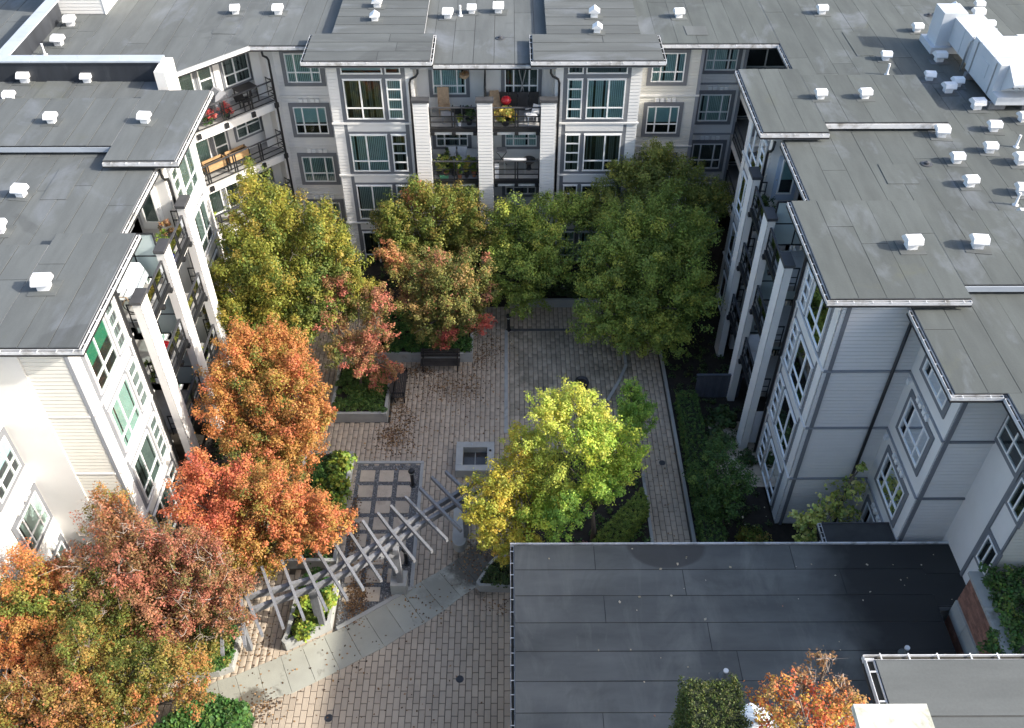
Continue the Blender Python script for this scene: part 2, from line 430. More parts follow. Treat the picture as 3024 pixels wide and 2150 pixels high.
# ------------------------------------------------------------------ foliage
def C(*a): return np.array(a, np.float32)
PAL = {
 'ol': [(C(0.285, 0.266, 0.041), 4), (C(0.214, 0.231, 0.037), 4), (C(0.127, 0.169, 0.033), 3), (C(0.333, 0.257, 0.049), 2)],
 'ol2': [(C(.24, .21, .045), 4), (C(.13, .16, .035), 4), (C(.34, .22, .06), 2.5), (C(.21, .25, .05), 2)],
 'oc': [(C(0.228, 0.236, 0.044), 4), (C(0.134, 0.174, 0.034), 4), (C(0.311, 0.236, 0.059), 1.6)],
 'mx': [(C(.26, .24, .065), 4), (C(.14, .16, .04), 4), (C(.38, .25, .09), 2.4), (C(.42, .18, .10), .9)],
 'or': [(C(.50, .21, .07), 5), (C(.45, .25, .07), 3), (C(.52, .17, .075), 2), (C(.30, .23, .05), 1.2)],
 'or2': [(C(.44, .24, .09), 4), (C(.48, .19, .09), 2), (C(.29, .23, .06), 2)],
 'or3': [(C(.41, .22, .065), 4), (C(.29, .23, .05), 3), (C(.48, .19, .07), 2.5), (C(.15, .17, .04), 1.6)],
 'co': [(C(.45, .20, .11), 4), (C(.50, .16, .11), 2.4), (C(.32, .20, .08), 3), (C(.21, .18, .05), 1.5)],
 'rd': [(C(.52, .12, .09), 4), (C(.46, .17, .09), 2)],
 'red': [(C(0.570, 0.171, 0.085), 4), (C(0.532, 0.217, 0.081), 3), (C(0.513, 0.137, 0.085), 2)],
 'sc': [(C(0.540, 0.213, 0.075), 4), (C(0.560, 0.179, 0.080), 3), (C(0.440, 0.258, 0.070), 2)],
 'yo': [(C(.46, .32, .065), 4), (C(.36, .26, .06), 3), (C(.48, .22, .07), 1)],
 'ru': [(C(0.347, 0.163, 0.085), 4), (C(0.420, 0.152, 0.095), 3), (C(0.263, 0.158, 0.067), 3), (C(0.189, 0.158, 0.052), 1.5)],
 'dg': [(C(0.264, 0.340, 0.067), 4), (C(0.184, 0.252, 0.054), 4), (C(0.392, 0.418, 0.076), 2)],
 'dg2': [(C(0.206, 0.236, 0.053), 4), (C(0.144, 0.177, 0.042), 4), (C(0.309, 0.295, 0.060), 1.5)],
 'gr': [(C(0.168, 0.216, 0.042), 4), (C(0.120, 0.168, 0.036), 4), (C(0.300, 0.300, 0.054), 2)],
 'gr2': [(C(0.308, 0.486, 0.082), 4), (C(0.211, 0.356, 0.065), 4), (C(0.454, 0.599, 0.097), 2)],
 'ye': [(C(0.560, 0.482, 0.067), 5), (C(0.493, 0.459, 0.078), 3), (C(0.381, 0.414, 0.067), 2.5), (C(0.582, 0.414, 0.073), 1.6)],
 'li': [(C(0.435, 0.553, 0.079), 4), (C(0.316, 0.461, 0.066), 3), (C(0.580, 0.619, 0.092), 2)],
 'lk': [(C(0.560, 0.594, 0.112), 4), (C(0.448, 0.526, 0.090), 3), (C(0.582, 0.538, 0.090), 2)],
 'ivy': [(C(0.098, 0.180, 0.045), 4), (C(0.068, 0.128, 0.036), 4), (C(0.165, 0.240, 0.053), 1.5)],
 'lush': [(C(0.074, 0.176, 0.041), 4), (C(0.054, 0.121, 0.032), 4), (C(0.149, 0.270, 0.061), 2)],
 'hyd': [(C(.30, .38, .06), 4), (C(.17, .26, .045), 3), (C(.42, .44, .07), 2), (C(.08, .13, .03), 1.5)],
 'shade': [(C(0.074, 0.121, 0.041), 4), (C(0.054, 0.081, 0.030), 4), (C(0.121, 0.162, 0.047), 1.5)],
 'gold': [(C(.46, .40, .09), 4), (C(.28, .30, .06), 3), (C(.50, .36, .09), 1.5)],
  'yew': [(C(.075, .10, .022), 4), (C(.11, .135, .03), 3), (C(.05, .07, .018), 4)],
 'dry': [(C(.32, .17, .08), 4), (C(.38, .22, .10), 3), (C(.22, .14, .07), 2), (C(.44, .26, .10), 1.5)],
 'fire': [(C(.58, .14, .06), 4), (C(.56, .22, .06), 3), (C(.54, .36, .07), 2), (C(.36, .22, .08), 2)],
 'mag': [(C(0.620, 0.620, 0.180), 3), (C(0.390, 0.450, 0.105), 4), (C(0.620, 0.620, 0.240), 2), (C(0.210, 0.285, 0.075), 2)],
 'pink': [(C(.50, .22, .22), 4), (C(.40, .17, .15), 2), (C(.2, .16, .08), 3)],
 'flower': [(C(.55, .08, .08), 4), (C(.62, .16, .14), 3)],
 'box': [(C(0.186, 0.276, 0.053), 4), (C(0.289, 0.374, 0.068), 3), (C(0.124, 0.177, 0.042), 4)],
}
def leaves(centers, radii, pals, per, size, up=.55, flat=.8, seed=0, out=None, thick=.55):
    """leaf blades round clump centres. centers (n,3); out: centre to push normals away from"""
    rg = np.random.default_rng(seed)
    n = len(centers)
    cnt = np.maximum(6, rg.poisson(per, n))
    idx = np.repeat(np.arange(n), cnt)
    T = len(idx)
    d = rg.normal(size=(T, 3)); d /= np.linalg.norm(d, axis=1)[:, None] + 1e-9
    rr = rg.random(T) ** thick
    P = centers[idx] + d * (rr * radii[idx])[:, None] * np.array([1, 1, flat])
    nrm = d * .6 + np.array([0, 0, up]) + rg.normal(size=(T, 3)) * .45
    if out is not None:
        o = P - out; o /= np.linalg.norm(o, axis=1)[:, None] + 1e-9
        nrm += o * .5
    nrm /= np.linalg.norm(nrm, axis=1)[:, None] + 1e-9
    a = np.cross(nrm, rg.normal(size=(T, 3))); a /= np.linalg.norm(a, axis=1)[:, None] + 1e-9
    b = np.cross(nrm, a)
    s = size * (.65 + .7 * rg.random(T))
    L = (a.T * s).T; W = (b.T * s * .42).T
    droop = nrm * (s * -.12)[:, None]
    V = np.empty((T, 4, 3), np.float32)
    V[:, 0] = P - L * .5; V[:, 1] = P + W - L * .05; V[:, 2] = P + L * .5 + droop; V[:, 3] = P - W - L * .05
    F = np.arange(T * 4).reshape(T, 4)
    # colour: one hue per clump, some leaves of another
    cc = np.empty((T, 3), np.float32)
    pals = np.asarray(pals)
    for pn in np.unique(pals):
        cols = np.array([c for c, w in PAL[pn]]); ws = np.array([w for c, w in PAL[pn]], float); ws /= ws.sum()
        cl = rg.choice(len(cols), n, p=ws)
        sel = pals[idx] == pn
        k = int(sel.sum())
        own = rg.random(k) < .30
        ci = cl[idx[sel]].copy(); ci[own] = rg.choice(len(cols), int(own.sum()), p=ws)
        cc[sel] = cols[ci]
    cc *= (.78 + .44 * rg.random(T))[:, None]
    cc *= (1 + .10 * rg.normal(size=(T, 3)))
    cc = np.clip(cc, .004, .8)
    return V.reshape(-1, 3), F, np.repeat(cc, 4, axis=0)

def merge(parts):
    V = []; F = []; Cc = []; n = 0
    for v, f, c in parts:
        V.append(v); F.append(f + n); Cc.append(c); n += len(v)
    return np.concatenate(V), np.concatenate(F), np.concatenate(Cc)
# ------------------------------------------------------------------ building kit
FL = [0.05, 2.85, 5.65, 8.45]              # floor levels
ZL, ZR = 11.45, 11.85                      # low roofs, raised roofs

def window(bld, fr, u0, u1, z0, z1, us=(), zs=(), w=0.0, trim=.19, blind='dark', seed=0, only=None, open_pane=None, label=None, sill=False):
    """trimmed window: grey surround, white frame, one pane object per light, blind behind"""
    t = MB()
    if trim:
        t.box(u0 - trim, u1 + trim, w + .001, w + .045, z1, z1 + trim, fr).box(u0 - trim, u1 + trim, w + .001, w + .045, z0 - trim, z0, fr)
        t.box(u0 - trim, u0, w + .001, w + .045, z0, z1, fr).box(u1, u1 + trim, w + .001, w + .045, z0, z1, fr)
    else:
        t.box(u0 - .02, u1 + .02, w + .001, w + .05, z1, z1 + .02, fr).box(u0 - .02, u1 + .02, w + .001, w + .05, z0 - .02, z0, fr)
    o = t.build('window', 'trim' if trim else 'vinyl', bld)
    if label: o['label'] = label
    fw = .055
    U = [u0] + list(us) + [u1]; Z = [z0] + list(zs) + [z1]
    f = MB()
    f.box(u0, u1, w + .003, w + .07, z0, z0 + fw, fr).box(u0, u1, w + .003, w + .07, z1 - fw, z1, fr)
    f.box(u0, u0 + fw, w + .003, w + .07, z0 + fw, z1 - fw, fr).box(u1 - fw, u1, w + .003, w + .07, z0 + fw, z1 - fw, fr)
    for a in us: f.box(a - .035, a + .035, w + .003, w + .066, z0 + fw, z1 - fw, fr)
    for a in zs:
        for i in range(len(U) - 1):
            f.box(U[i] + (.036 if i else fw), U[i + 1] - (.036 if i < len(U) - 2 else fw), w + .003, w + .066, a - .03, a + .03, fr)
    f.build('frame', 'vinyl', o)
    rm = MB().quad(fr.p(u0 + .01, w + .004, z0 + .01), fr.p(u1 - .01, w + .004, z0 + .01), fr.p(u1 - .01, w + .004, z1 - .01), fr.p(u0 + .01, w + .004, z1 - .01))
    rm.build('room', 'room', o)
    rg = random.Random(seed)
    cells = [(U[i], U[i + 1], Z[j], Z[j + 1]) for i in range(len(U) - 1) for j in range(len(Z) - 1)]
    for (a, b, c, d) in cells:
        MB().quad(fr.p(a + .03, w + .04, c + .03), fr.p(b - .03, w + .04, c + .03), fr.p(b - .03, w + .04, d - .03), fr.p(a + .03, w + .04, d - .03)).build('pane', 'glass', o)
    b = MB()
    bm = {'pale': 'blind4', 'green': 'blind', 'white': 'blind2', 'dark': 'blind3', 'slat': 'blind2', 'shade': 'shade', 'greenshade': 'greenshade'}.get(blind)
    if blind in ('green', 'white', 'dark', 'pale'):          # vertical vanes
        x = u0 + .03; k = 0
        while x < u1 - .03:
            e = min(x + .088, u1 - .02)
            if rg.random() > (.06 if blind != 'dark' else .25):
                b.quad(fr.p(x + .008, w + .012, z0 + .03), fr.p(e - .008, w + .026, z0 + .03), fr.p(e - .008, w + .026, z1 - .03), fr.p(x + .008, w + .012, z1 - .03))
            x += .09
        b.build('blind', bm, o)
    elif blind == 'slat':
        z = z0 + .03
        while z < z1 - .04:
            b.quad(fr.p(u0 + .03, w + .012, z), fr.p(u1 - .03, w + .012, z), fr.p(u1 - .03, w + .026, z + .034), fr.p(u0 + .03, w + .026, z + .034)); z += .048
        b.build('blind', bm, o)
    elif blind in ('shade', 'greenshade'):
        zb = z0 + (z1 - z0) * rg.choice((.0, .42, .55))
        b.quad(fr.p(u0 + .03, w + .016, zb), fr.p(u1 - .03, w + .016, zb), fr.p(u1 - .03, w + .016, z1 - .03), fr.p(u0 + .03, w + .016, z1 - .03)).build('blind', bm, o)
    elif blind == 'curtain':
        for a, c in ((u0, u0 + (u1 - u0) * .28), (u1 - (u1 - u0) * .28, u1)):
            n = 9
            for i in range(n):
                x0 = a + (c - a) * i / n; x1 = a + (c - a) * (i + 1) / n
                b.quad(fr.p(x0, w + (.012 if i % 2 else .03), z0 + .03), fr.p(x1, w + (.03 if i % 2 else .012), z0 + .03), fr.p(x1, w + (.03 if i % 2 else .012), z1 - .03), fr.p(x0, w + (.012 if i % 2 else .03), z1 - .03))
        b.build('blind', 'blind', o)
    return o

BRK = MB().box(-.012, .012, -.06, .055, -.012, .008).build('gutter_bracket_source', 'gutter')
BRK_ME = BRK.data
bpy.data.objects.remove(BRK)
def gutter(bld, fr, u0, u1, w, z, step=.52, wd=.115):
    """open trough hung on the eave: w is the roof edge, trough runs outward of it"""
    g = MB()
    g.box(u0, u1, w + .01, w + .022, z - .12, z, fr)
    g.box(u0, u1, w + .022, w + wd, z - .12, z - .108, fr)
    g.box(u0, u1, w + wd, w + wd + .012, z - .12, z + .003, fr)
    g.box(u0, u0 + .012, w + .022, w + wd, z - .108, z - .004, fr).box(u1 - .012, u1, w + .022, w + wd, z - .108, z - .004, fr)
    o = g.build('gutter', 'gutter', bld)
    MB().box(u0 + .013, u1 - .013, w + .023, w + wd - .001, z - .107, z - .06, fr).build('leaf_debris', 'trough', o)
    MB().box(u0 - .01, u1 + .01, w + wd - .02, w + wd + .03, z - .185, z - .125, fr).build('drip_edge', 'black', o)
    n = max(1, int((u1 - u0) / step))
    ang = math.atan2(fr.U.y, fr.U.x)
    for i in range(n):
        c = fr.p(u0 + (u1 - u0) * (i + .5) / n + rnd.uniform(-.04, .04), w + .085, z - .008)
        b = bpy.data.objects.new('bracket', BRK_ME)
        link(b, o, c); b.rotation_euler = (0, 0, ang)
    return o

SHEET_ME = {}
def roof_deck(bld, x0, x1, y0, y1, z, th=.28, along='y', width=.95, fasc='fascia', m=None, seed=0, name='roof', length=None):
    """one rectangle of flat roof: deck + fascia slab, covered by separate membrane sheets"""
    o = MB().box(x0, x1, y0, y1, z - th, z - .012).build(name, fasc, bld)
    MB().box(x0 + .02, x1 - .02, y0 + .02, y1 - .02, z - .0119, z - .006).build('underlay', 'bitumen', o)
    MB().box(x0 - .012, x1 + .012, y0 - .012, y1 + .012, z - .05, z - .0125).build('roof_edge', 'black', o)
    rg = random.Random(seed)
    mm = m or ('sheet' if along == 'y' else 'sheetx')
    a0, a1 = (x0, x1) if along == 'y' else (y0, y1)
    b0, b1 = (y0, y1) if along == 'y' else (x0, x1)
    n = max(1, round((a1 - a0) / width)); st = (a1 - a0) / n
    for i in range(n):
        cuts = [b0]
        t = b0 + rg.uniform(2.5, 9)
        while t < b1 - 1.5:
            cuts.append(t); t += rg.uniform(5, 10)
        cuts.append(b1)
        for c, d in zip(cuts, cuts[1:]):
            g = .0055; lo = rg.uniform(0, .004); hi = rg.uniform(.006, .012)
            p, q = a0 + i * st + g, a0 + (i + 1) * st - g
            c2, d2 = c + (.012 if c > b0 else 0), d - (.012 if d < b1 else 0)
            # each sheet laps its neighbour: one long edge sits a few millimetres higher
            K = max(2, min(8, int((d2 - c2) / 1.6)))
            wob = [rg.uniform(-.010, .010) for _ in range(K + 1)]
            wob2 = [rg.uniform(-.010, .010) for _ in range(K + 1)]
            lift = [rg.uniform(0, .006) for _ in range(K + 1)]
            vs = []; fs = []
            for q_ in range(K + 1):
                t_ = c2 + (d2 - c2) * q_ / K
                e0, e1 = p + abs(wob[q_]), q - abs(wob2[q_])
                h0, h1 = (lo, hi + lift[q_]) if along == 'y' else (hi + lift[q_], lo)
                row = [(e0, -.005), (e0, h0), (e1, h1), (e1, -.005)]
                vs += [(e, t_, z + h) if along == 'y' else (t_, e, z + h) for e, h in row]
            for q_ in range(K):
                s0, s1 = q_ * 4, q_ * 4 + 4
                fs += [(s0, s0 + 1, s1 + 1, s1), (s0 + 1, s0 + 2, s1 + 2, s1 + 1), (s0 + 2, s0 + 3, s1 + 3, s1 + 2)]
            fs += [(0, 1, 2, 3), (K * 4, K * 4 + 1, K * 4 + 2, K * 4 + 3)]
            MB().add(vs, fs).build('roof_sheet', mm, o)
    return o

def raised_roof(bld, x0, x1, y0, y1, soffit=True, **k):
    o = roof_deck(bld, x0, x1, y0, y1, ZR, .24, **k)
    if soffit:
        MB().box(x0 + .1, x1 - .1, y0 + .1, y1 - .1, ZR - .40, ZR - .241).build('soffit', 'fascia', o)
    return o

def downpipe(bld, pts, r=.055, m='black'):
    return MB().tube(pts, r, 8).build('downpipe', m, bld, smooth=True)

def railing(bal, fr, u0, u1, w, z, glassy=True, h=1.08, mid=None, ends=(True, True)):
    MB().box(u0, u1, w - .05, w + .03, z + h - .045, z + h, fr).build('top_rail', 'cap', bal)
    for q in (.34, .62): MB().box(u0, u1, w - .02, w + .01, z + q - .022, z + q + .022, fr).build('rail', 'black', bal)
    MB().box(u0, u1, w - .02, w + .01, z + .06, z + .10, fr).build('rail', 'black', bal)
    ps = [u0 + .03, u1 - .03] if mid is None else [u0 + .03, u1 - .03] + list(mid)
    for i, p in enumerate(ps):
        if i == 0 and not ends[0] or i == 1 and not ends[1]: continue
        MB().box(p - .03, p + .03, w - .03, w + .02, z + .1, z + h - .046, fr).build('post', 'black', bal)
    if glassy:
        q = sorted([u0 + .06, u1 - .06] + list(mid or []))
        for a, b in zip(q, q[1:]):
            if b - a > .3:
                MB().box(a + .035, b - .035, w - .008, w - .001, z + .66, z + h - .06, fr).build('glass_panel', 'railglass', bal)

def module(bld, W, S, T, fr, seed, blinds, glassy=True, side_screens=True):
    """bay - double balcony - bay: the unit that all three wings repeat"""
    rg = random.Random(seed)
    for s in (-1, 1):
        a = lambda x: s * x
        def rng(x, y): return (min(s * x, s * y), max(s * x, s * y))
        lo, hi = rng(3.23, 7.18)
        W.box(lo, hi, -2.9, 0, 0, 11.43, fr)
        for q in (rng(6.68, 7.16), rng(3.25, 3.60)):
            MB().siding(fr, q[0], q[1], .1, 11.4).build('siding', 'white', bld)
        p = rng(3.60, 6.68)
        MB().box(p[0], p[1], .001, .03, .05, 11.42, fr).build('trim_panel', 'trim', bld)
        c = rng(7.10, 7.20)
        for k, f in enumerate(FL):
            if k:
                q = rng(3.2, 7.23)
                MB().box(q[0], q[1], .0, .085, f - .05, f + .035, fr).build('belt_course', 'white', bld)
                q = rng(3.78, 6.52)
                MB().box(q[0], q[1], .031, .046, f - .43, f - .07, fr).build('panel', 'white', bld)
            q = rng(4.70, 6.47); sp = s * 5.70
            bl = blinds[(k + (0 if s < 0 else 2)) % len(blinds)]
            window(bld, fr, q[0], q[1], f + .23, f + 2.22, (sp,), (f + .80,), .03, 0, bl, seed + k * 7 + s)
            q = rng(3.80, 4.50)
            window(bld, fr, q[0], q[1], f + .23, f + 2.22, (), (f + .73, f + 1.23, f + 1.73), .03, 0, rg.choice([x for x in blinds if x != 'greenshade']), seed + k * 13 + s)
        q = rng(4.62, 6.50)
        window(bld, fr, q[0], q[1], 10.93, 11.33, (), (), .03, 0, 'shade' if s < 0 else 'dark', seed + 90 + s)
        q = rng(3.80, 4.50)
        window(bld, fr, q[0], q[1], 10.93, 11.33, (), (), .03, 0, 'shade' if s < 0 else 'dark', seed + 91 + s)
        # rain pipe in the angle between bay and balcony
        downpipe(bld, [fr.p(a(3.02), .02, 11.3), fr.p(a(3.02), .05, 10.95), fr.p(a(3.12), .08, 10.8), fr.p(a(3.36), .1, 10.68), fr.p(a(3.42), .1, 10.5), fr.p(a(3.42), .1, .1)])
    # recessed balcony wall
    W.box(-3.23, 3.23, -2.9, -1.5, 0, 11.43, fr)
    for u in (-2.94, 0, 2.94):
        pr = MB().box(u - .35, u + .35, .42, .70, 0, 9.84, fr).build('pier', 'white', bld)
        MB().siding(fr, u - .35, u + .35, .1, 9.83, .70, .165).build('siding', 'white', pr)
        MB().box(u - .41, u + .41, .37, .77, 9.841, 9.97, fr).build('pier_cap', 'cap', pr)
    for k, f in enumerate(FL):
        for c, (p, q) in enumerate(((-2.585, -.355), (.355, 2.585))):
            if k:
                bal = MB().box(p, q, -1.495, .47, f - .26, f - .01, fr).build('balcony', 'deck', bld)
                MB().box(p, q, .471, .52, f - .34, f - .13, fr).build('fascia_board', 'white', bal)
                MB().box(p - .05, q + .05, .525, .61, f - .155, f + .03, fr).build('edge_beam', 'black', bal)
                for b in (p + .12, (p + q) / 2, q - .12):
                    MB().box(b - .09, b + .09, .53, .67, f - .30, f - .1551, fr).build('bracket', 'black', bal)
                railing(bal, fr, p, q, .56, f, glassy, mid=((p + q) / 2 - .06, (p + q) / 2 + .06))
            m = 1 if c else -1
            a0, a1 = sorted((m * .92, m * 2.50))
            window(bld, fr, a0, a1, f + .72, f + 2.02, (a0 + .42, a1 - .42), (f + 1.15,), -1.5, .17, rg.choice([x for x in blinds if x != 'greenshade']), seed + k * 31 + c)
        # partition between the two balconies: frosted panes in a dark frame
        if k:
            pt = MB()
            for z in (f, f + 1.0, f + 1.98): pt.box(-.03, .03, -1.49, .40, z, z + .05, fr)
            for w in (-1.49, -.55, .35): pt.box(-.03, .03, w, w + .05, f + .051, f + 1.979, fr)
            sc = pt.build('privacy_screen', 'black', bld)
            MB().box(-.012, .012, -1.43, .34, f + .06, f + 1.97, fr).build('glass_panel', 'frosted', sc)
            # side returns between outer pier and bay: short railings
            for s in (-1, 1):
                e = Fr(fr.p(s * 2.9, 0, 0)[:2], fr.N[:2], fr.U[:2])
                rl = MB().box(.01, .40, -.02, .02, f + 1.03, f + 1.07, e).box(.01, .40, -.015, .015, f + .34, f + .37, e).box(.01, .40, -.015, .015, f + .62, f + .65, e).box(.01, .05, -.015, .015, f, f + 1.03, e).build('side_railing', 'black', bld)
        # balcony door on the side wall of each cell
    return

def wing_window(bld, fr, u0, u1, k, seed, blind, w=0.0, hoods=True, S=None):
    f = FL[k]
    z0, z1 = (f + .74, f + 2.22) if k == 3 else (f + .76, f + 2.25)
    o = window(bld, fr, u0, u1, z0, z1, (u0 + (u1 - u0) * .27, u1 - (u1 - u0) * .27), (z0 + .52,), w, .20, blind, seed)
    if hoods and k:
        c = (u0 + u1) / 2
        for i, d in enumerate((-.36, -.12, .22, .46)):
            MB().box(c + d - .09, c + d + .09, w + .001, w + .10, f - .30, f - .12, fr).build('vent_hood', 'vinyl', bld)
    return o

# ================================================================== WEST WING (left)
LX = -13.35
west = empty('apartment_building', (-18, 27, 0), 'sunlit white apartment wing with grey flat roofs along the left side', 'building', 'wings of the apartment block')
SB = west
Wm, Sm, Tm = MB(), MB(), MB()
frW = Fr((LX, 27.85), (0, 1), (1, 0))
module(west, Wm, Sm, Tm, frW, 100, ('dark', 'dark', 'green', 'greenshade'))
Wm.box(-30, -14.85, 20.56, 38.4, 0, 11.16)                       # body behind the balconies
Wm.box(-16.25, -14.85, 20.67, 20.75, .0, 11.43)
Wm.box(-30, -16.4, 3, 20.55, 0, 11.16)                           # wing that runs on towards the viewer
# south wall of the bay: every lap board its own piece
frWS = Fr((LX, 20.67), (-1, 0), (0, -1))
swall = MB().box(.0, 3.05, .0, .03, 0, 11.43, frWS).build('wall', 'cream', west)
bd = None
z = .12
while z < 11.35:
    if not any(f - .07 < z + .08 < f + .05 for f in FL[1:]):
        if bd is None:
            bd = MB()
            pr = [(.0305, z), (.068, z), (.055, z + .140), (.0305, z + .140)]
            v = [frWS.p(u, w_, z_) for u in (.14, 3.04) for w_, z_ in pr]
            bd = bd.add(v, [(0, 1, 5, 4), (1, 2, 6, 5), (2, 3, 7, 6), (0, 3, 2, 1), (4, 5, 6, 7)]).build('siding_board', 'cream', swall, loc=frWS.p(0, 0, z))
        else:
            inst(bd, swall, frWS.p(0, 0, z), name='siding_board')
    z += .165
MB().box(.0, .12, .031, .075, 0, 11.43, frWS).build('corner_board', 'fascia', swall)
for f in FL[1:]:
    MB().box(.121, 3.05, .031, .095, f - .045, f + .03, frWS).build('belt_course', 'white', swall)
# east face of the southern run
frW2 = Fr((-16.4, 17.5), (0, 1), (1, 0))
MB().siding(frW2, -12, 3.1, .1, 11.1).build('siding', 'white', SB)
for k in (1, 2, 3):
    for (a, b) in ((1.2, 2.8), (-2.6, -1.0), (-6.4, -4.8)):
        wing_window(west, frW2, a, b, k, 140 + k, ('green', 'white', 'shade')[k % 3], .036, hoods=True)
    MB().box(-12, 3.1, .022, .09, FL[k] - .05, FL[k] + .03, frW2).build('belt_course', 'white', west)
for (a, b) in ((1.0, 2.75), (-2.6, -1.0)): wing_window(west, frW2, a, b, 0, 149, 'dark', .036, hoods=False)
Wm.build('wall', 'white', west)
# roofs
roof_deck(west, -30, -13.43, 25.0, 31.5, ZL, .27, seed=1)
roof_deck(west, -30, -14.9, 31.5, 37.84, ZL, .27, seed=2)
roof_deck(west, -30, -16.0, 3, 20.9, ZL, .27, seed=3)
raised_roof(west, -15.3, -12.62, 20.15, 25.90, seed=4)
raised_roof(west, -30, -15.301, 20.15, 25.25, soffit=False, seed=5)
raised_roof(west, -15.25, -12.55, 30.62, 36.25, seed=6)
raised_roof(west, -30, -15.251, 31.70, 35.55, soffit=False, seed=7)
frE = Fr((0, 0), (0, 1), (1, 0))
gutter(west, frE, 20.1, 25.9, -12.62, ZR - .06); gutter(west, frE, 30.6, 36.25, -12.55, ZR - .06)
gutter(west, frE, 25.92, 30.6, -13.43, ZL - .05)
frS = Fr((0, 0), (1, 0), (0, -1))
gutter(west, frS, -22, -12.48, -20.15, ZR - .06); gutter(west, frS, -15.25, -12.41, -30.62, ZR - .06)
MB().box(-30, -15.3, 31.66, 31.699, ZR - .26, ZR - .06).build('roof_fascia', 'metalcap', west)
# firewall parapet across the roof
par = MB().box(-30, -15.0, 37.86, 38.30, 11.0, 12.32).build('parapet', 'parapet', west)
MB().box(-15.0, -14.55, 37.0, 38.38, 0, 12.30).build('end_wall', 'white', par)
for i in range(8):
    MB().box(-30 + i * 1.9, -30 + (i + 1) * 1.9 - .012 if i < 7 else -14.9, 37.80, 38.42, 12.33, 12.40).build('coping', 'metalcap', par)

# ================================================================== NORTH WING (back)
north = empty('apartment_building', (-1, 46, 0), 'pale apartment wing facing the viewer across the back of the courtyard', 'building', 'wings of the apartment block')
SB = north
Wm, Sm, Tm = MB(), MB(), MB()
frN = Fr((-1.12, 39.7), (1, 0), (0, -1))
module(north, Wm, Sm, Tm, frN, 200, ('dark', 'pale', 'pale', 'dark'), glassy=False)
Wm.box(-12.4, 9.35, 42.42, 60, 0, 11.16)
Wm.box(9.35, 11.8, 43.67, 60, 0, 11.16)
Wm.box(11.8, 14.6, 45.4, 60, 0, 11.16)
Wm.box(-30, -12.4, 45.2, 60, 0, 11.16)
frNL = Fr((0, 42.42), (1, 0), (0, -1))
MB().siding(frNL, -11.45, -8.25, .1, 11.15).build('siding', 'white', SB)
for k in range(4):
    wing_window(north, frNL, -10.75, -9.12, k, 230 + k, ('pale', 'pale', 'shade', 'pale')[k], .036, hoods=k < 3 or True)
    if k: MB().box(-11.45, -8.3, .022, .075, FL[k] - .03, FL[k] + .05, frNL).build('belt_course', 'white', north)
MB().box(-11.6, -11.45, .0, .06, 0, 11.16, frNL).build('corner_board', 'white', north)
MB().box(-8.62, -8.30, .024, .07, 0, 11.16, frNL).build('corner_board', 'fascia', north)
downpipe(north, [frNL.p(-11.5, 1.0, 11.2), frNL.p(-11.5, .95, 10.95), frNL.p(-11.35, .9, 10.85), frNL.p(-11.3, .85, 10.7), frNL.p(-11.3, .85, .1)])
frNR = Fr((0, 42.42), (1, 0), (0, -1))
MR = MB().siding(frNR, 6.0, 9.2, .1, 11.15)
MR.build('siding', 'cream', north)
for k in range(4):
    wing_window(north, frNR, 6.90, 8.48, k, 240 + k, ('pale', 'pale', 'shade', 'pale')[k], .036)
    if k: MB().box(6.05, 9.38, .022, .08, FL[k] - .03, FL[k] + .06, frNR).build('belt_course', 'white', north)
MB().box(9.2, 9.36, .0, .07, 0, 11.16, frNR).build('corner_board', 'fascia', north)
frNR2 = Fr((0, 43.67), (1, 0), (0, -1))
MB().siding(frNR2, 9.4, 11.7, .1, 11.15).build('siding', 'white', SB)
for k in range(4):
    wing_window(north, frNR2, 9.72, 11.28, k, 250 + k, ('dark', 'dark', 'pale', 'pale')[k], .036)
    if k: MB().box(9.4, 11.6, .022, .075, FL[k] - .03, FL[k] + .05, frNR2).build('belt_course', 'fascia', north)
MB().box(11.62, 11.78, .0, .06, 0, 11.16, frNR2).build('corner_board', 'fascia', north)
# splayed corner with three curved-in balconies
frD = Fr((-14.9, 38.35), (.700, .714), (.714, -.700))
DL = 5.02
Wm.box(-.35, DL + .8, -4.5, -1.55, 0, 11.16, frD)
Wm.box(DL - .05, DL + .55, -1.55, -.25, 0, 11.16, frD)
for k in range(4):
    f = FL[k]
    window(north, frD, .25, 1.75, f + .1, f + 2.15, (1.0,), (), -1.55, .12, 'slat' if k == 3 else 'green', 260 + k)
    window(north, frD, 2.02, 2.75, f + .1, f + 2.15, (), (f + .8, f + 1.5), -1.55, .12, 'slat' if k == 3 else 'dark', 270 + k)
    window(north, frD, 3.35, 4.75, f + .75, f + 2.15, (3.95,), (f + 1.3,), -1.55, .12, 'dark', 280 + k)
    if k:
        bal = MB().box(-.2, DL, -1.549, -.02, f - .28, f - .01, frD).build('balcony', 'deck', north)
        MB().box(-.3, DL + .1, -.019, .05, f - .42, f - .05, frD).build('fascia_board', 'white', bal)
        railing(bal, frD, -.2, DL, .03, f, False, 1.08, (.55, .67, 2.05, 2.17, 3.55, 3.67))
        for b in (.61, 2.11, 3.61, DL - .08):
            MB().box(b - .10, b + .10, .051, .15, f - .30, f - .05, frD).build('bracket', 'black', bal)
        e = Fr(frD.p(DL - .03, 0, 0)[:2], (-frD.N)[:2], frD.U[:2])
        railing(bal, e, .0, .55, .0, f, False, 1.08)
Wm.build('wall', 'white', north)
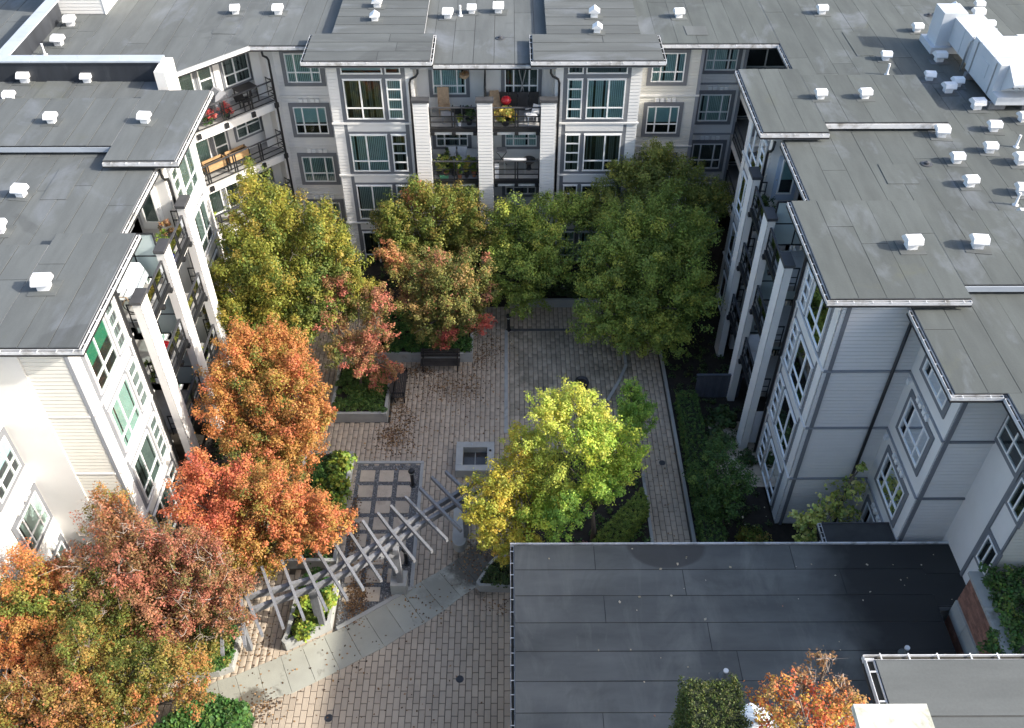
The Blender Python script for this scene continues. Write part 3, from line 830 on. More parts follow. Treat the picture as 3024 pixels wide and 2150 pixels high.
# roofs: a polygon deck for the low roof, sheets laid in strips along it
roof_deck(north, -30, -14.9, 38.43, 60, ZL, .27, seed=21)
dp = MB().prism([(-14.9, 38.6), (-12.07, 41.45), (-12.07, 60), (-14.9, 60)], ZL - .27, ZL - .012).build('roof', 'fascia', north)
for i in range(3):
    xa, xb = -14.9 + i * .943 + .014, -14.9 + (i + 1) * .943 - .014
    ya, yb = 38.6 + (xa + 14.9) * 1.007, 38.6 + (xb + 14.9) * 1.007
    MB().prism([(xa, ya), (xb, yb), (xb, 60), (xa, 60)], ZL - .011, ZL + .004 + .003 * (i % 2)).build('roof_sheet', 'sheet', dp)
roof_deck(north, -12.069, -8.2, 41.47, 60, ZL, .27, seed=23)
roof_deck(north, -8.2, -4.45, 41.6, 60, ZL, .27, seed=24)
roof_deck(north, -4.449, 2.15, 39.55, 60, ZL, .27, seed=25)
roof_deck(north, 2.151, 6.0, 41.6, 60, ZL, .27, seed=26)
roof_deck(north, 6.001, 12.60, 41.62, 60, ZL, .27, seed=27, m='sheet_e')
raised_roof(north, -9.10, -3.50, 39.02, 41.85, along='x', seed=28)
raised_roof(north, -8.20, -3.95, 41.851, 60, soffit=False, along='x', seed=29)
raised_roof(north, 1.08, 6.86, 39.02, 41.75, along='x', seed=30)
raised_roof(north, 1.75, 6.1, 41.751, 60, soffit=False, along='x', seed=31)
gutter(north, frS, -9.2, -3.4, -39.02, ZR - .06); gutter(north, frS, .98, 6.95, -39.02, ZR - .06)
gutter(north, frS, -3.4, .98, -39.55, ZL - .05); gutter(north, frS, -12.05, -9.1, -41.47, ZL - .05)
gutter(north, frS, 6.9, 12.6, -41.62, ZL - .05)
gutter(north, Fr((-14.9, 38.6), (.704, .710), (.710, -.704)), .1, 4.0, 0, ZL - .05)
frWst = Fr((0, 0), (0, 1), (-1, 0))
gutter(north, frE, 39.0, 41.8, -3.50, ZR - .06); gutter(north, frWst, 39.0, 41.8, -1.08, ZR - .06)
gutter(north, frWst, 39.0, 41.85, 9.10, ZR - .06); gutter(north, frE, 39.0, 41.75, 6.86, ZR - .06)
par2 = MB().box(-22.15, -21.75, 38.44, 44.6, ZL, 12.3).build('parapet', 'parapet', north)
for i in range(4):
    MB().box(-22.25, -21.65, 38.44 + i * 1.54, 38.44 + (i + 1) * 1.54 - .012, 12.31, 12.38).build('coping', 'metalcap', par2)

# ================================================================== EAST WING (right)
RX = 10.6
east = empty('apartment_building', (20, 30, 0), 'shaded apartment wing with stepped grey roofs along the right side', 'building', 'wings of the apartment block')
SB = east
Wm, Sm, Tm = MB(), MB(), MB()
frEa = Fr((RX, 29.86), (0, 1), (-1, 0))
module(east, Wm, Sm, Tm, frEa, 300, ('pale', 'dark', 'pale', 'dark'))
Wm.box(12.1, 40, 22.70, 37.0, 0, 11.16)
Wm.box(13.0, 40, 37.0, 38.4, 0, 11.16)
Wm.box(14.6, 40, 38.4, 60, 0, 11.16)
Wm.box(13.55, 40, 19.46, 22.70, 0, 11.16)
Wm.box(15.15, 40, 16.78, 19.46, 0, 11.16)
frRS = Fr((RX, 22.68), (1, 0), (0, -1))                       # south wall of the near bay
MB().siding(frRS, .0, 2.95, .1, 11.4).build('siding', 'white', SB)
MB().box(.13, .26, .023, .075, .0, 11.43, frRS).build('corner_board', 'trim', east)
for f in FL[1:]: MB().box(.0, 2.95, .023, .085, f - .04, f + .03, frRS).build('belt_course', 'fascia', east)
downpipe(east, [frRS.p(2.3, .12, 11.3), frRS.p(2.3, .12, .1)], .06)
frRD = Fr((13.55, 19.46), (0, 1), (-1, 0))
for k in range(4):
    wing_window(east, frRD, .62, 2.48, k, 330 + k, ('dark', 'pale', 'dark', 'pale')[k], .0)
    if k:
        MB().box(-.03, 3.24, .0, .06, FL[k] - .04, FL[k] + .03, frRD).build('belt_course', 'fascia', east)
        MB().box(2.85, 3.02, .001, .12, FL[k] - .36, FL[k] - .16, frRD).build('vent_hood', 'vinyl', east)
frRD2 = Fr((13.55, 19.46), (1, 0), (0, -1))
MB().siding(frRD2, .0, 1.6, .1, 11.15).build('siding', 'white', SB)
MB().box(.03, .17, .023, .075, 0, 11.16, frRD2).build('corner_board', 'trim', east)
for f in FL[1:]: MB().box(.0, 1.6, .023, .085, f - .04, f + .03, frRD2).build('belt_course', 'trim', east)
frRE = Fr((15.15, 19.46), (0, -1), (-1, 0))
window(east, frRE, .12, 1.55, 8.75, 10.55, (.85,), (9.35,), .0, .2, 'none', 340)
window(east, frRE, 1.86, 2.60, 4.95, 6.1, (2.2,), (), .0, .16, 'none', 341)
window(east, frRE, 1.86, 2.60, 7.75, 8.9, (2.2,), (), .0, .16, 'none', 342)
MB().box(1.58, 1.72, .0, .05, 0, 11.16, frRE).build('corner_board', 'trim', east)
MB().box(2.52 + .1, 2.70, .0, .055, 0, 11.16, frRE).build('corner_board', 'trim', east)
frRE2 = Fr((15.15, 16.78), (1, 0), (0, -1))
MB().siding(frRE2, .0, 12, .1, 11.15).build('siding', 'cream', east)
Wm.build('wall', 'white', east)
roof_deck(east, 10.86, 40, 27.0, 33.4, ZL, .27, seed=41, m='sheet_e')
roof_deck(east, 12.61, 40, 33.4, 60, ZL, .27, seed=42, m='sheet_e')
roof_deck(east, 12.63, 40, 18.56, 23.3, ZL, .27, seed=43, m='sheet_e')
roof_deck(east, 14.12, 40, 16.1, 18.559, ZL, .27, seed=44, m='sheet_e')
raised_roof(east, 9.97, 14.35, 22.33, 27.80, seed=45, m='sheet_e')
raised_roof(east, 14.351, 40, 23.02, 27.15, soffit=False, seed=46, m='sheet_e')
raised_roof(east, 9.97, 12.55, 32.66, 38.12, seed=47, m='sheet_e')
raised_roof(east, 12.551, 17.5, 33.42, 37.55, soffit=False, seed=48, m='sheet_e')
gutter(east, frWst, 22.3, 27.8, -9.97, ZR - .06); gutter(east, frWst, 32.6, 38.1, -9.97, ZR - .06)
gutter(east, frWst, 27.82, 32.6, -10.86, ZL - .05); gutter(east, frWst, 38.13, 41.5, -12.61, ZL - .05)
gutter(east, frWst, 18.5, 22.3, -12.63, ZL - .05); gutter(east, frWst, 16.1, 18.4, -14.12, ZL - .05)
gutter(east, frS, 9.85, 14.35, -22.33, ZR - .06); gutter(east, frS, 9.85, 12.55, -32.66, ZR - .06)
gutter(east, frS, 12.5, 14.0, -18.56, ZL - .05)
MB().box(12.56, 17.5, 33.37, 33.419, ZR - .26, ZR - .06).build('roof_fascia', 'gutter', east)
MB().box(14.36, 40, 22.97, 23.019, ZR - .26, ZR - .06).build('roof_fascia', 'metalcap', east)
frCo = Fr((0, 45.4), (1, 0), (0, -1)); frCo2 = Fr((14.6, 40), (0, 1), (-1, 0))  # dark windows added here to stand in for the recess's deep shade
for k in range(4):
    window(north, frCo, 12.1, 14.3, FL[k] + .06, FL[k] + 2.2, (13.2,), (), .0, .1, 'none', 350 + k)
    window(east, frCo2, .3, 4.6, FL[k] + .06, FL[k] + 2.2, (1.7, 3.2), (), .0, .1, 'none', 360 + k)
# mended spots on the membrane: patches laid over the sheets, and drains with worn rings
PR = random.Random(5)
for bld_, z_, pts_ in ((west, ZL, ((-16.5, 29.6), (-19.5, 36.9))), (north, ZL, ((-13.5, 43.0), (8.9, 43.0))), (east, ZL, ((16.2, 41.5), (14.6, 30.2), (16.8, 21.6)))):
    for (x_, y_) in pts_:
        w_, l_ = PR.uniform(.3, .6), PR.uniform(.4, 1.3)
        if PR.random() < .3: w_, l_ = l_, w_
        MB().prism([(x_ - w_ + PR.uniform(-.04, .04), y_ - l_ + PR.uniform(-.04, .04)), (x_ + w_, y_ - l_ + PR.uniform(-.04, .04)), (x_ + w_ + PR.uniform(-.04, .04), y_ + l_), (x_ - w_, y_ + l_ + PR.uniform(-.04, .04))], z_ + .0185, z_ + .027).build('roof_patch', 'sheet_e' if bld_ is east else 'sheet', bld_)
for bld_, x_, y_ in ((east, 20.6, 44.75), (west, -19.6, 29.0), (north, -16.3, 40.2), (east, 15.9, 30.9), (north, -.4, 42.2)):
    MB().lathe((x_, y_, ZL), [(.22, .019), (.22, .03), (.10, .035), (.10, .10), (.02, .13)], 12).build('roof_drain', 'cap', bld_)
# dark recessed balconies in the back right corner
for k in (1, 2, 3):
    f = FL[k]
    fr = Fr((12.9, 38.3), (0, 1), (-1, 0))
    bal = MB().box(.11, 6.9, -1.69, 1.3, f - .26, f - .01, fr).build('balcony', 'deck', east)
    MB().box(.0, 4.6, 1.301, 1.36, f - .34, f - .02, fr).build('fascia_board', 'white', bal)
    railing(bal, fr, .0, 4.6, 1.33, f, False, 1.08, (2.3,))
# unseen mass added beyond the frame, sized to shade the paving and hall roof
MB().box(18.5, 40, -2, 16.7, 0, 14.6).build('wall', 'cream', east)

# ================================================================== LOW HALL in front
hall = empty('low_hall', (7.5, 15, 0), 'single storey hall with a dark flat roof and a large wet patch', 'building')
MB().box(.35, 13.7, 11.2, 18.75, 0, 3.3).box(13.7, 15.3, 16.8, 18.75, 0, 3.3).build('wall', 'white', hall)
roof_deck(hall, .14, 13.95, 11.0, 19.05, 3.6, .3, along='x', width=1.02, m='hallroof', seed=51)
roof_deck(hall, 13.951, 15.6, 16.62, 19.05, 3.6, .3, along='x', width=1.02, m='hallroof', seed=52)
gutter(hall, frWst, 11.0, 19.05, -.14, 3.58, step=.47, wd=.12)
MB().box(.0, 15.62, 19.062, 19.12, 3.45, 3.66).build('back_flashing', 'gutter', hall)
porch = MB().box(11.1, 13.5, 19.2, 20.15, 3.1, 3.30).build('porch_roof', 'bitumen', hall)
MB().box(11.1, 13.5, 20.151, 20.20, 3.2, 3.34).build('back_flashing', 'cap', porch)
gutter(hall, frWst, 19.2, 20.2, -11.1, 3.3, step=.25, wd=.12)
for x in (11.3, 13.3): MB().box(x - .06, x + .06, 20.0, 20.12, 0, 3.09).build('post', 'white', hall)

# ------------------------------------------------------------------ brick entrance wall with ivy
brick = empty('brick_wall', (14.9, 14.5, 0), 'red brick wall with a white stone band and ivy spilling over its top', 'wall')
MB().box(14.42, 17, 9, 16.55, 0, 5.42).build('core', 'mortar', brick)
B = MB()
for c in range(60):
    zz = .05 + c * .088
    if 3.19 < zz < 4.02: continue
    yy = 9.02 - (.11 if c % 2 else 0)
    while yy < 16.5:
        a, b = max(yy, 9), min(yy + .215, 16.54)
        d = rnd.uniform(0, .006)
        B.add([(14.42, a, zz), (14.42, b, zz), (14.42, b, zz + .074), (14.42, a, zz + .074), (14.405 - d, a, zz), (14.405 - d, b, zz), (14.405 - d, b, zz + .074), (14.405 - d, a, zz + .074)], [(4, 7, 6, 5), (0, 4, 5, 1), (3, 2, 6, 7), (0, 3, 7, 4), (1, 5, 6, 2)])
        yy += .226
tag(B.build('brick_courses', 'brick_m', brick), kind='stuff')
for i in range(8):
    MB().box(14.37, 14.42, 9 + i * .95, 9 + (i + 1) * .95 - .015 if i < 7 else 16.56, 3.27, 4.02).build('stone_band', 'concrete', brick)
for i in range(6):
    MB().box(14.30, 14.72, 9 + i * 1.27, 9 + (i + 1) * 1.27 - .01 if i < 5 else 16.62, 5.43, 5.55).build('coping', 'concrete', brick)
pts = np.array([(x, y, 5.62 + .25 * rnd.random()) for x in np.arange(14.62, 17, .22) for y in np.arange(9, 16.6, .24)]) + nrg.normal(size=(0 + len(np.arange(14.62, 17, .22)) * len(np.arange(9, 16.6, .24)), 3)) * .07
hang = np.array([(14.35 - .08 * rnd.random(), rnd.uniform(9, 14.6), 5.5 - .9 * rnd.random() ** 2) for _ in range(70)])
allp = np.concatenate([pts, hang])
V, F, Cc = leaves(allp, np.full(len(allp), .22), ['ivy'] * len(allp), 46, .10, .8, .8, 5)
np_mesh('ivy', V, F, 'leaf', brick, WL[brick], Cc)
brick.children[-1]['kind'] = 'stuff'

# ------------------------------------------------------------------ viewer's own building: a corner of roof and terrace
near = empty('neighbour_building', (8, 3, 0), 'nearest grey roof corner with gutter and white capped pillar at the bottom right', 'building')
MB().box(6.45, 14, -1, 7.8, 0, 15.1).build('wall', 'cream', near)
roof_deck(near, 6.28, 14, -1, 8.13, 15.4, .3, along='x', width=1.0, seed=61)
gutter(near, frWst, -1, 8.18, -6.28, 15.38, step=.5, wd=.15)
gutter(near, Fr((0, 0), (1, 0), (0, 1)), 6.1, 14, 8.13, 15.38, step=.5, wd=.10)
pl = MB().box(4.78, 5.55, 5.2, 5.92, 12.8, 17.9).build('pillar', 'white', near)
MB().box(4.66, 5.66, 5.1, 6.02, 17.901, 18.02).build('pillar_cap', mat('weathered_cap', (.55, .55, .50), .8, .08, 2, .08, 40, dirt=(.24, .24, .16), dscale=2.6, dlo=.45, dhi=.68), pl)
MB().box(-9, 6.44, -1, 7.7, 0, 13.4).build('terrace', 'concrete', near)
# ================================================================== GROUND
tag(MB().quad((-120, -60, -.06), (120, -60, -.06), (120, 160, -.06), (-120, 160, -.06)).build('ground', 'soil'), kind='structure')
plaza = tag(MB().box(-13.3, 10.5, 9, 42.4, -.2, -.02).build('plaza', 'joint'), kind='structure')

def inside(p, poly):
    x, y = p; r = False
    for (x1, y1), (x2, y2) in zip(poly, poly[1:] + poly[:1]):
        if (y1 > y) != (y2 > y) and x < (x2 - x1) * (y - y1) / (y2 - y1) + x1: r = not r
    return r

PU = [(-10.9, 15.4), (-10.2, 16.0), (-9.6, 16.2), (-8.88, 16.56), (-8.15, 16.92), (-7.46, 17.32), (-6.73, 17.72), (-6.0, 18.08), (-5.35, 18.56), (-4.67, 19.04), (-4.03, 19.52), (-3.41, 19.99), (-2.74, 20.46), (-2.1, 20.98), (-1.45, 21.55)]
PLo = [(-10.0, 14.1), (-9.6, 14.6), (-9.0, 14.95), (-8.34, 15.24), (-7.49, 15.51), (-6.74, 15.93), (-5.97, 16.37), (-5.23, 16.82), (-4.48, 17.26), (-3.8, 17.78), (-3.12, 18.21), (-2.43, 18.75), (-1.83, 19.31), (-1.15, 19.85), (-.5, 20.5)]
path_poly = PU + PLo[::-1]
gravel_poly = [(-6.55, 25.95), (-3.72, 25.95), (-3.72, 19.75), (-5.6, 18.40), (-6.35, 17.95)]
planters_xy = [[(-7.95, 28.28), (-5.42, 28.28), (-5.42, 31.1), (-7.95, 31.1)], [(-8.6, 20.5), (-6.55, 20.5), (-6.55, 26.2), (-8.6, 26.2)]]
court = (-.16, 5.6, 28.3, 34.5)

PW, PL_ = .222, .452
allp = []
for i in range(-60, 48):
    x = i * PW
    off = PL_ / 2 if i % 2 else 0
    for j in range(20, 95):
        y = j * PL_ + off
        c = (x + PW / 2, y + PL_ / 2)
        if not (-13.0 < c[0] < 10.3 and 9.3 < c[1] < 42): continue
        if c[0] > .4 and c[1] < 18.6: continue
        if c[0] > 7.2 or (c[0] < -9.9 and c[1] > 17.6 and c[1] < 36): continue
        if all(inside(q, path_poly) for q in ((x, y), (x + PW, y), (x, y + PL_), (x + PW, y + PL_))) or inside(c, gravel_poly) or any(inside(c, q) for q in planters_xy): continue
        allp.append((x, y, c))
def view_size(c):
    # nearer and unobstructed pavers show largest
    return (c[1] * 1.0 + (0 if -8.4 < c[0] < .1 else 60) + (60 if c[1] < 13.9 else 0))
allp.sort(key=lambda t: view_size(t[2]))
g = .0105
pv = MB().add([(g, g, -.05), (PW - g, g, -.05), (PW - g, PL_ - g, -.05), (g, PL_ - g, -.05), (g, g, -.006), (PW - g, g, -.006), (PW - g, PL_ - g, -.006), (g, PL_ - g, -.006),
               (g + .006, g + .006, 0), (PW - g - .006, g + .006, 0), (PW - g - .006, PL_ - g - .006, 0), (g + .006, PL_ - g - .006, 0)],
              [(0, 1, 5, 4), (1, 2, 6, 5), (2, 3, 7, 6), (3, 0, 4, 7), (4, 5, 9, 8), (5, 6, 10, 9), (6, 7, 11, 10), (7, 4, 8, 11), (8, 9, 10, 11)])
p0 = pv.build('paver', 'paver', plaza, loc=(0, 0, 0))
first = True
for x, y, c in allp[:300]:
    o = p0 if first else inst(p0, plaza, (x, y, 0), name='paver')
    if first:
        o.location = Vector((x, y, 0)) - WL[plaza]; WL[o] = Vector((x, y, 0)); first = False
    o.location.z += rnd.uniform(-.003, .003)
    o.rotation_euler = (rnd.gauss(0, .004), rnd.gauss(0, .006), rnd.gauss(0, .006))
rest = np.array([(x, y) for x, y, c in allp[300:]])
tv = np.array(pv.v); tf = np.array(pv.f)
nn = len(rest)
for nm, mm, sel in (('paver_field', 'paver', lambda c: ~((c[:, 0] > court[0]) & (c[:, 0] < court[1]) & (c[:, 1] > court[2]) & (c[:, 1] < court[3]))),
                    ('court_paver_field', 'paver2', lambda c: ((c[:, 0] > court[0]) & (c[:, 0] < court[1]) & (c[:, 1] > court[2]) & (c[:, 1] < court[3])))):
    q = rest[sel(rest)]
    k = len(q)
    V = np.repeat(tv[None], k, 0); V[:, :, 0] += q[:, 0, None]; V[:, :, 1] += q[:, 1, None]
    V[:, :, 2] += nrg.uniform(-.004, .004, (k, 1)) + (V[:, :, 0] - V[:, :, 0].mean(1, keepdims=True)) * nrg.normal(0, .008, (k, 1))
    F = (tf[None] + (np.arange(k) * len(tv))[:, None, None]).reshape(-1, 4)
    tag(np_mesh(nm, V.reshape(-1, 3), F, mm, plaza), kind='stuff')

# curved concrete path, one slab per bay
path = tag(MB().prism([(a, b) for a, b in path_poly], -.15, -.004).build('path', 'joint'), kind='structure')
for i in range(len(PU) - 1):
    q = [Vector(PU[i]), Vector(PU[i + 1]), Vector(PLo[i + 1]), Vector(PLo[i])]
    c = sum(q, Vector((0, 0))) / 4
    q = [c + (v - c) * .985 for v in q]
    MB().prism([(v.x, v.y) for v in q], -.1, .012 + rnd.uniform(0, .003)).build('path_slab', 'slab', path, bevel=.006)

# gravel court with stepping slabs and a concrete border
gc = tag(MB().prism(gravel_poly, -.15, -.008).build('gravel_court', 'gravel'), kind='structure')
xs = [(-6.28, -5.67), (-5.48, -4.88), (-4.68, -4.10)]
for j in range(9):
    y1 = 25.5 - j * .82; y0 = y1 - .62
    for i, (a, b) in enumerate(xs):
        if j == 1 and i == 2 and False: continue
        poly = [(a, y0), (b, y0), (b, y1), (a, y1)]
        if not all(inside(p, gravel_poly) for p in poly):
            if y1 < 20.4 and i == 2: continue
            if not inside(((a + b) / 2, (y0 + y1) / 2), gravel_poly): continue
            if y0 < 18.6: continue
        MB().prism(poly, -.05, .02 + rnd.uniform(-.004, .004)).build('stepping_slab', 'step', gc, bevel=.008)
def kerb(name, pts, w, z0, z1, m, parent):
    for a, b in zip(pts, pts[1:]):
        MB().bar((a[0], a[1], (z0 + z1) / 2), (b[0], b[1], (z0 + z1) / 2), w, z1 - z0).build(name, m, parent, bevel=.01)
kerb('border', [(-6.5, 25.93), (-3.66, 25.93)], .14, -.1, .05, 'concrete', gc)
kerb('border', [(-3.72, 25.85), (-3.72, 19.75)], .14, -.1, .05, 'concrete', gc)
kerb('border', [(-3.72, 19.72), (-5.35, 18.62), (-6.3, 18.0)], .16, -.1, .05, 'concrete', gc)
n = 5200
gx = nrg.uniform(-6.6, -3.75, n); gy = nrg.uniform(18, 25.9, n)
keep = np.array([inside((a, b), gravel_poly) for a, b in zip(gx, gy)])
gx, gy = gx[keep], gy[keep]
# pebbles lying between the slabs
V = []; F = []
for a, b in zip(gx, gy):
    s = rnd.uniform(.018, .038); k = len(V); h = s * .7
    V += [(a - s, b - s * .6, -.01), (a + s * .7, b - s, -.01), (a + s, b + s * .7, -.01), (a - s * .6, b + s, -.01), (a, b, h)]
    F += [(k, k + 1, k + 4), (k + 1, k + 2, k + 4), (k + 2, k + 3, k + 4), (k + 3, k, k + 4)]
me = MB(); me.v = V; me.f = F
tag(me.build('pebbles', mat('pebbles', (.22, .22, .215), .85, .2, 5, .1, island=.5), gc), kind='stuff')

# court marked off by a concrete band
for a, b in zip(np.linspace(27.6, 34.5, 5), np.linspace(27.6, 34.5, 5)[1:]):
    MB().box(-.24, -.09, a, b - .012, -.1, .035).build('band', 'concrete', plaza)
MB().box(-.09, 4.2, 34.42, 34.58, -.1, .03).build('band', mat('old_band', (.11, .105, .1), .8, .2), plaza)
for a, b in (((5.5, 31.9), (5.1, 30.9)), ((5.1, 30.9), (4.45, 29.6)), ((5.5, 31.9), (5.5, 33.2))):
    MB().bar((a[0], a[1], -.02), (b[0], b[1], -.02), .14, .14).build('band', 'concrete', plaza)
# walk kerbs on the right
for y in range(17, 36, 2):
    MB().box(7.17, 7.30, y, y + 1.99, -.1, .13).build('kerb', 'concrete', plaza)
for y in (19.2, 21.2, 23.2): MB().box(5.52, 5.64, y, y + 1.99, -.1, .12).build('kerb', 'concrete', plaza)
lawn = tag(MB().box(7.31, 10.5, 17, 42, -.1, .05).build('planting_bed', 'soil'), kind='structure')
bed = tag(MB().box(.6, 5.51, 19.2, 26.4, -.1, .06).build('planting_bed', 'soil'), kind='structure')
bed2 = tag(MB().box(-13.2, -9.95, 17.7, 35.9, -.1, .05).build('planting_bed', 'soil'), kind='structure')
bed3 = tag(MB().box(-9.8, 7.1, 36.3, 42.3, -.1, .35).build('planting_bed', 'soil'), kind='structure')
for j in range(6):
    for i in range(3):
        MB().box(8.75 + i * .62, 8.75 + i * .62 + .6, 24.5 + j * .62, 24.5 + j * .62 + .6, .051, .085).build('patio_slab', 'step', lawn)

# ================================================================== PLANTERS
def planter(name, poly, h, th, label, pal, per=60, leaf=.085, clump=.2, zl=None, seed=0, m='concrete', bushes=()):
    cx = sum(p[0] for p in poly) / len(poly); cy = sum(p[1] for p in poly) / len(poly)
    o = empty(name, (cx, cy, 0), label, 'planter')
    n = len(poly)
    cen = Vector((cx, cy))
    inner = []
    for i in range(n):                      # inset polygon
        p0, p1, p2 = Vector(poly[i - 1]), Vector(poly[i]), Vector(poly[(i + 1) % n])
        d1 = (p1 - p0).normalized(); d2 = (p2 - p1).normalized()
        n1 = Vector((-d1.y, d1.x)); n2 = Vector((-d2.y, d2.x))
        bis = (n1 + n2).normalized(); k = th / max(.3, bis.dot(n1))
        q = p1 + bis * k
        inner.append((q.x, q.y))
    W = MB()
    vs = [(x, y, 0) for x, y in poly] + [(x, y, h) for x, y in poly] + [(x, y, h) for x, y in inner] + [(x, y, h - .15) for x, y in inner]
    fs = []
    for i in range(n):
        j = (i + 1) % n
        fs += [(i, j, n + j, n + i), (n + i, n + j, 2 * n + j, 2 * n + i), (2 * n + i, 2 * n + j, 3 * n + j, 3 * n + i)]
    W.add(vs, fs).build('wall', m, o, bevel=.015)
    MB().prism(inner, 0, h - .12).build('soil', 'soil', o)
    xs = [p[0] for p in inner]; ys = [p[1] for p in inner]
    P = []
    rg = random.Random(seed)
    A = (max(xs) - min(xs)) * (max(ys) - min(ys))
    for _ in range(int(A * 26)):
        q = (rg.uniform(min(xs), max(xs)), rg.uniform(min(ys), max(ys)))
        if inside(q, inner): P.append((q[0], q[1], (zl if zl else h) + rg.uniform(-.08, .12)))
    if P:
        P = np.array(P)
        V, F, Cc = leaves(P, np.full(len(P), clump), [pal] * len(P), per, leaf, .8, .6, seed)
        tag(np_mesh('ground_cover', V, F, 'leaf', o, WL[o], Cc), kind='stuff')
    return o
def ccw(p):
    a = sum(x1 * y2 - x2 * y1 for (x1, y1), (x2, y2) in zip(p, p[1:] + p[:1]))
    return p if a > 0 else p[::-1]
planter('planter', ccw([(-7.95, 28.28), (-5.42, 28.28), (-5.42, 31.6), (-7.95, 31.6)]), .56, .14, 'square concrete planter full of ivy beside the end-on bench', 'ivy', 70, .075, .19, .55, 31)
planter('planter', ccw([(-6.4, 32.2), (-1.75, 32.2), (-1.75, 36.1), (-6.4, 36.1)]), .55, .14, 'long concrete planter with dense green cover behind the dark bench', 'lush', 60, .085, .2, .6, 32)
planter('planter', ccw([(-8.7, 20.6), (-6.62, 20.6), (-6.62, 26.15), (-8.7, 26.15)]), .5, .14, 'concrete planter with pale hydrangeas left of the gravel court', 'ivy', 40, .09, .2, .4, 33)
planter('planter', ccw([(-8.1, 17.25), (-7.95, 17.12), (-6.46, 17.96), (-6.41, 19.9), (-7.9, 19.9), (-8.0, 17.6)]), .5, .14, 'rounded wedge planter under the left half of the pergola', 'hyd', 46, .12, .22, .42, 34)
planter('planter', ccw([(-1.28, 19.72), (-1.15, 19.55), (.1, 19.5), (.6, 19.5), (.6, 21.0), (-.55, 20.9), (-.8, 20.6)]), .4, .12, 'low rounded planter against the corner of the hall', 'shade', 60, .08, .2, .4, 35)
planter('planter', ccw([(0, 36.25), (4.6, 36.25), (4.6, 37.4), (0, 37.4)]), .5, .14, 'pale concrete planter wall at the dark far end of the court', 'shade', 60, .1, .25, .7, 36)
planter('planter', ccw([(-11.2, 16.0), (-10.1, 16.15), (-9.66, 16.35), (-9.63, 17.85), (-9.9, 18.6), (-11.2, 18.6)]), .35, .14, 'concrete planter at the left end of the curved path', 'lush', 60, .09, .2, .45, 37)

# square pit with raised concrete rim
ft = empty('water_basin', (-1.5, 25.9, 0), 'square concrete basin with dark water beside the yellow tree', 'basin')
for a in ((-2.28, -.66, 26.40, 26.72), (-2.28, -.66, 25.10, 25.42)):
    MB().box(a[0], a[1], a[2], a[3], 0, .45).build('rim', 'concrete', ft, bevel=.01)
for a in ((-2.28, -1.98), (-.96, -.66)): MB().box(a[0], a[1], 25.421, 26.399, 0, .45).build('rim', 'concrete', ft, bevel=.01)
MB().box(-1.97, -.97, 25.43, 26.39, 0, .12).build('basin_floor', mat('wet_stone', (.05, .048, .045), .15, .3, 3, .1), ft)
MB().box(-1.49, -1.46, 25.43, 26.39, .121, .15).build('divider', 'concrete', ft)
MB().lathe((-1.62, 26.56, .45), [(.06, 0), (.06, .02), (.03, .03)], 10).build('spout', 'steel', ft)
MB().lathe((-.83, 26.2, .45), [(.05, 0), (.05, .04), (.03, .06)], 10).build('spout', 'black', ft)
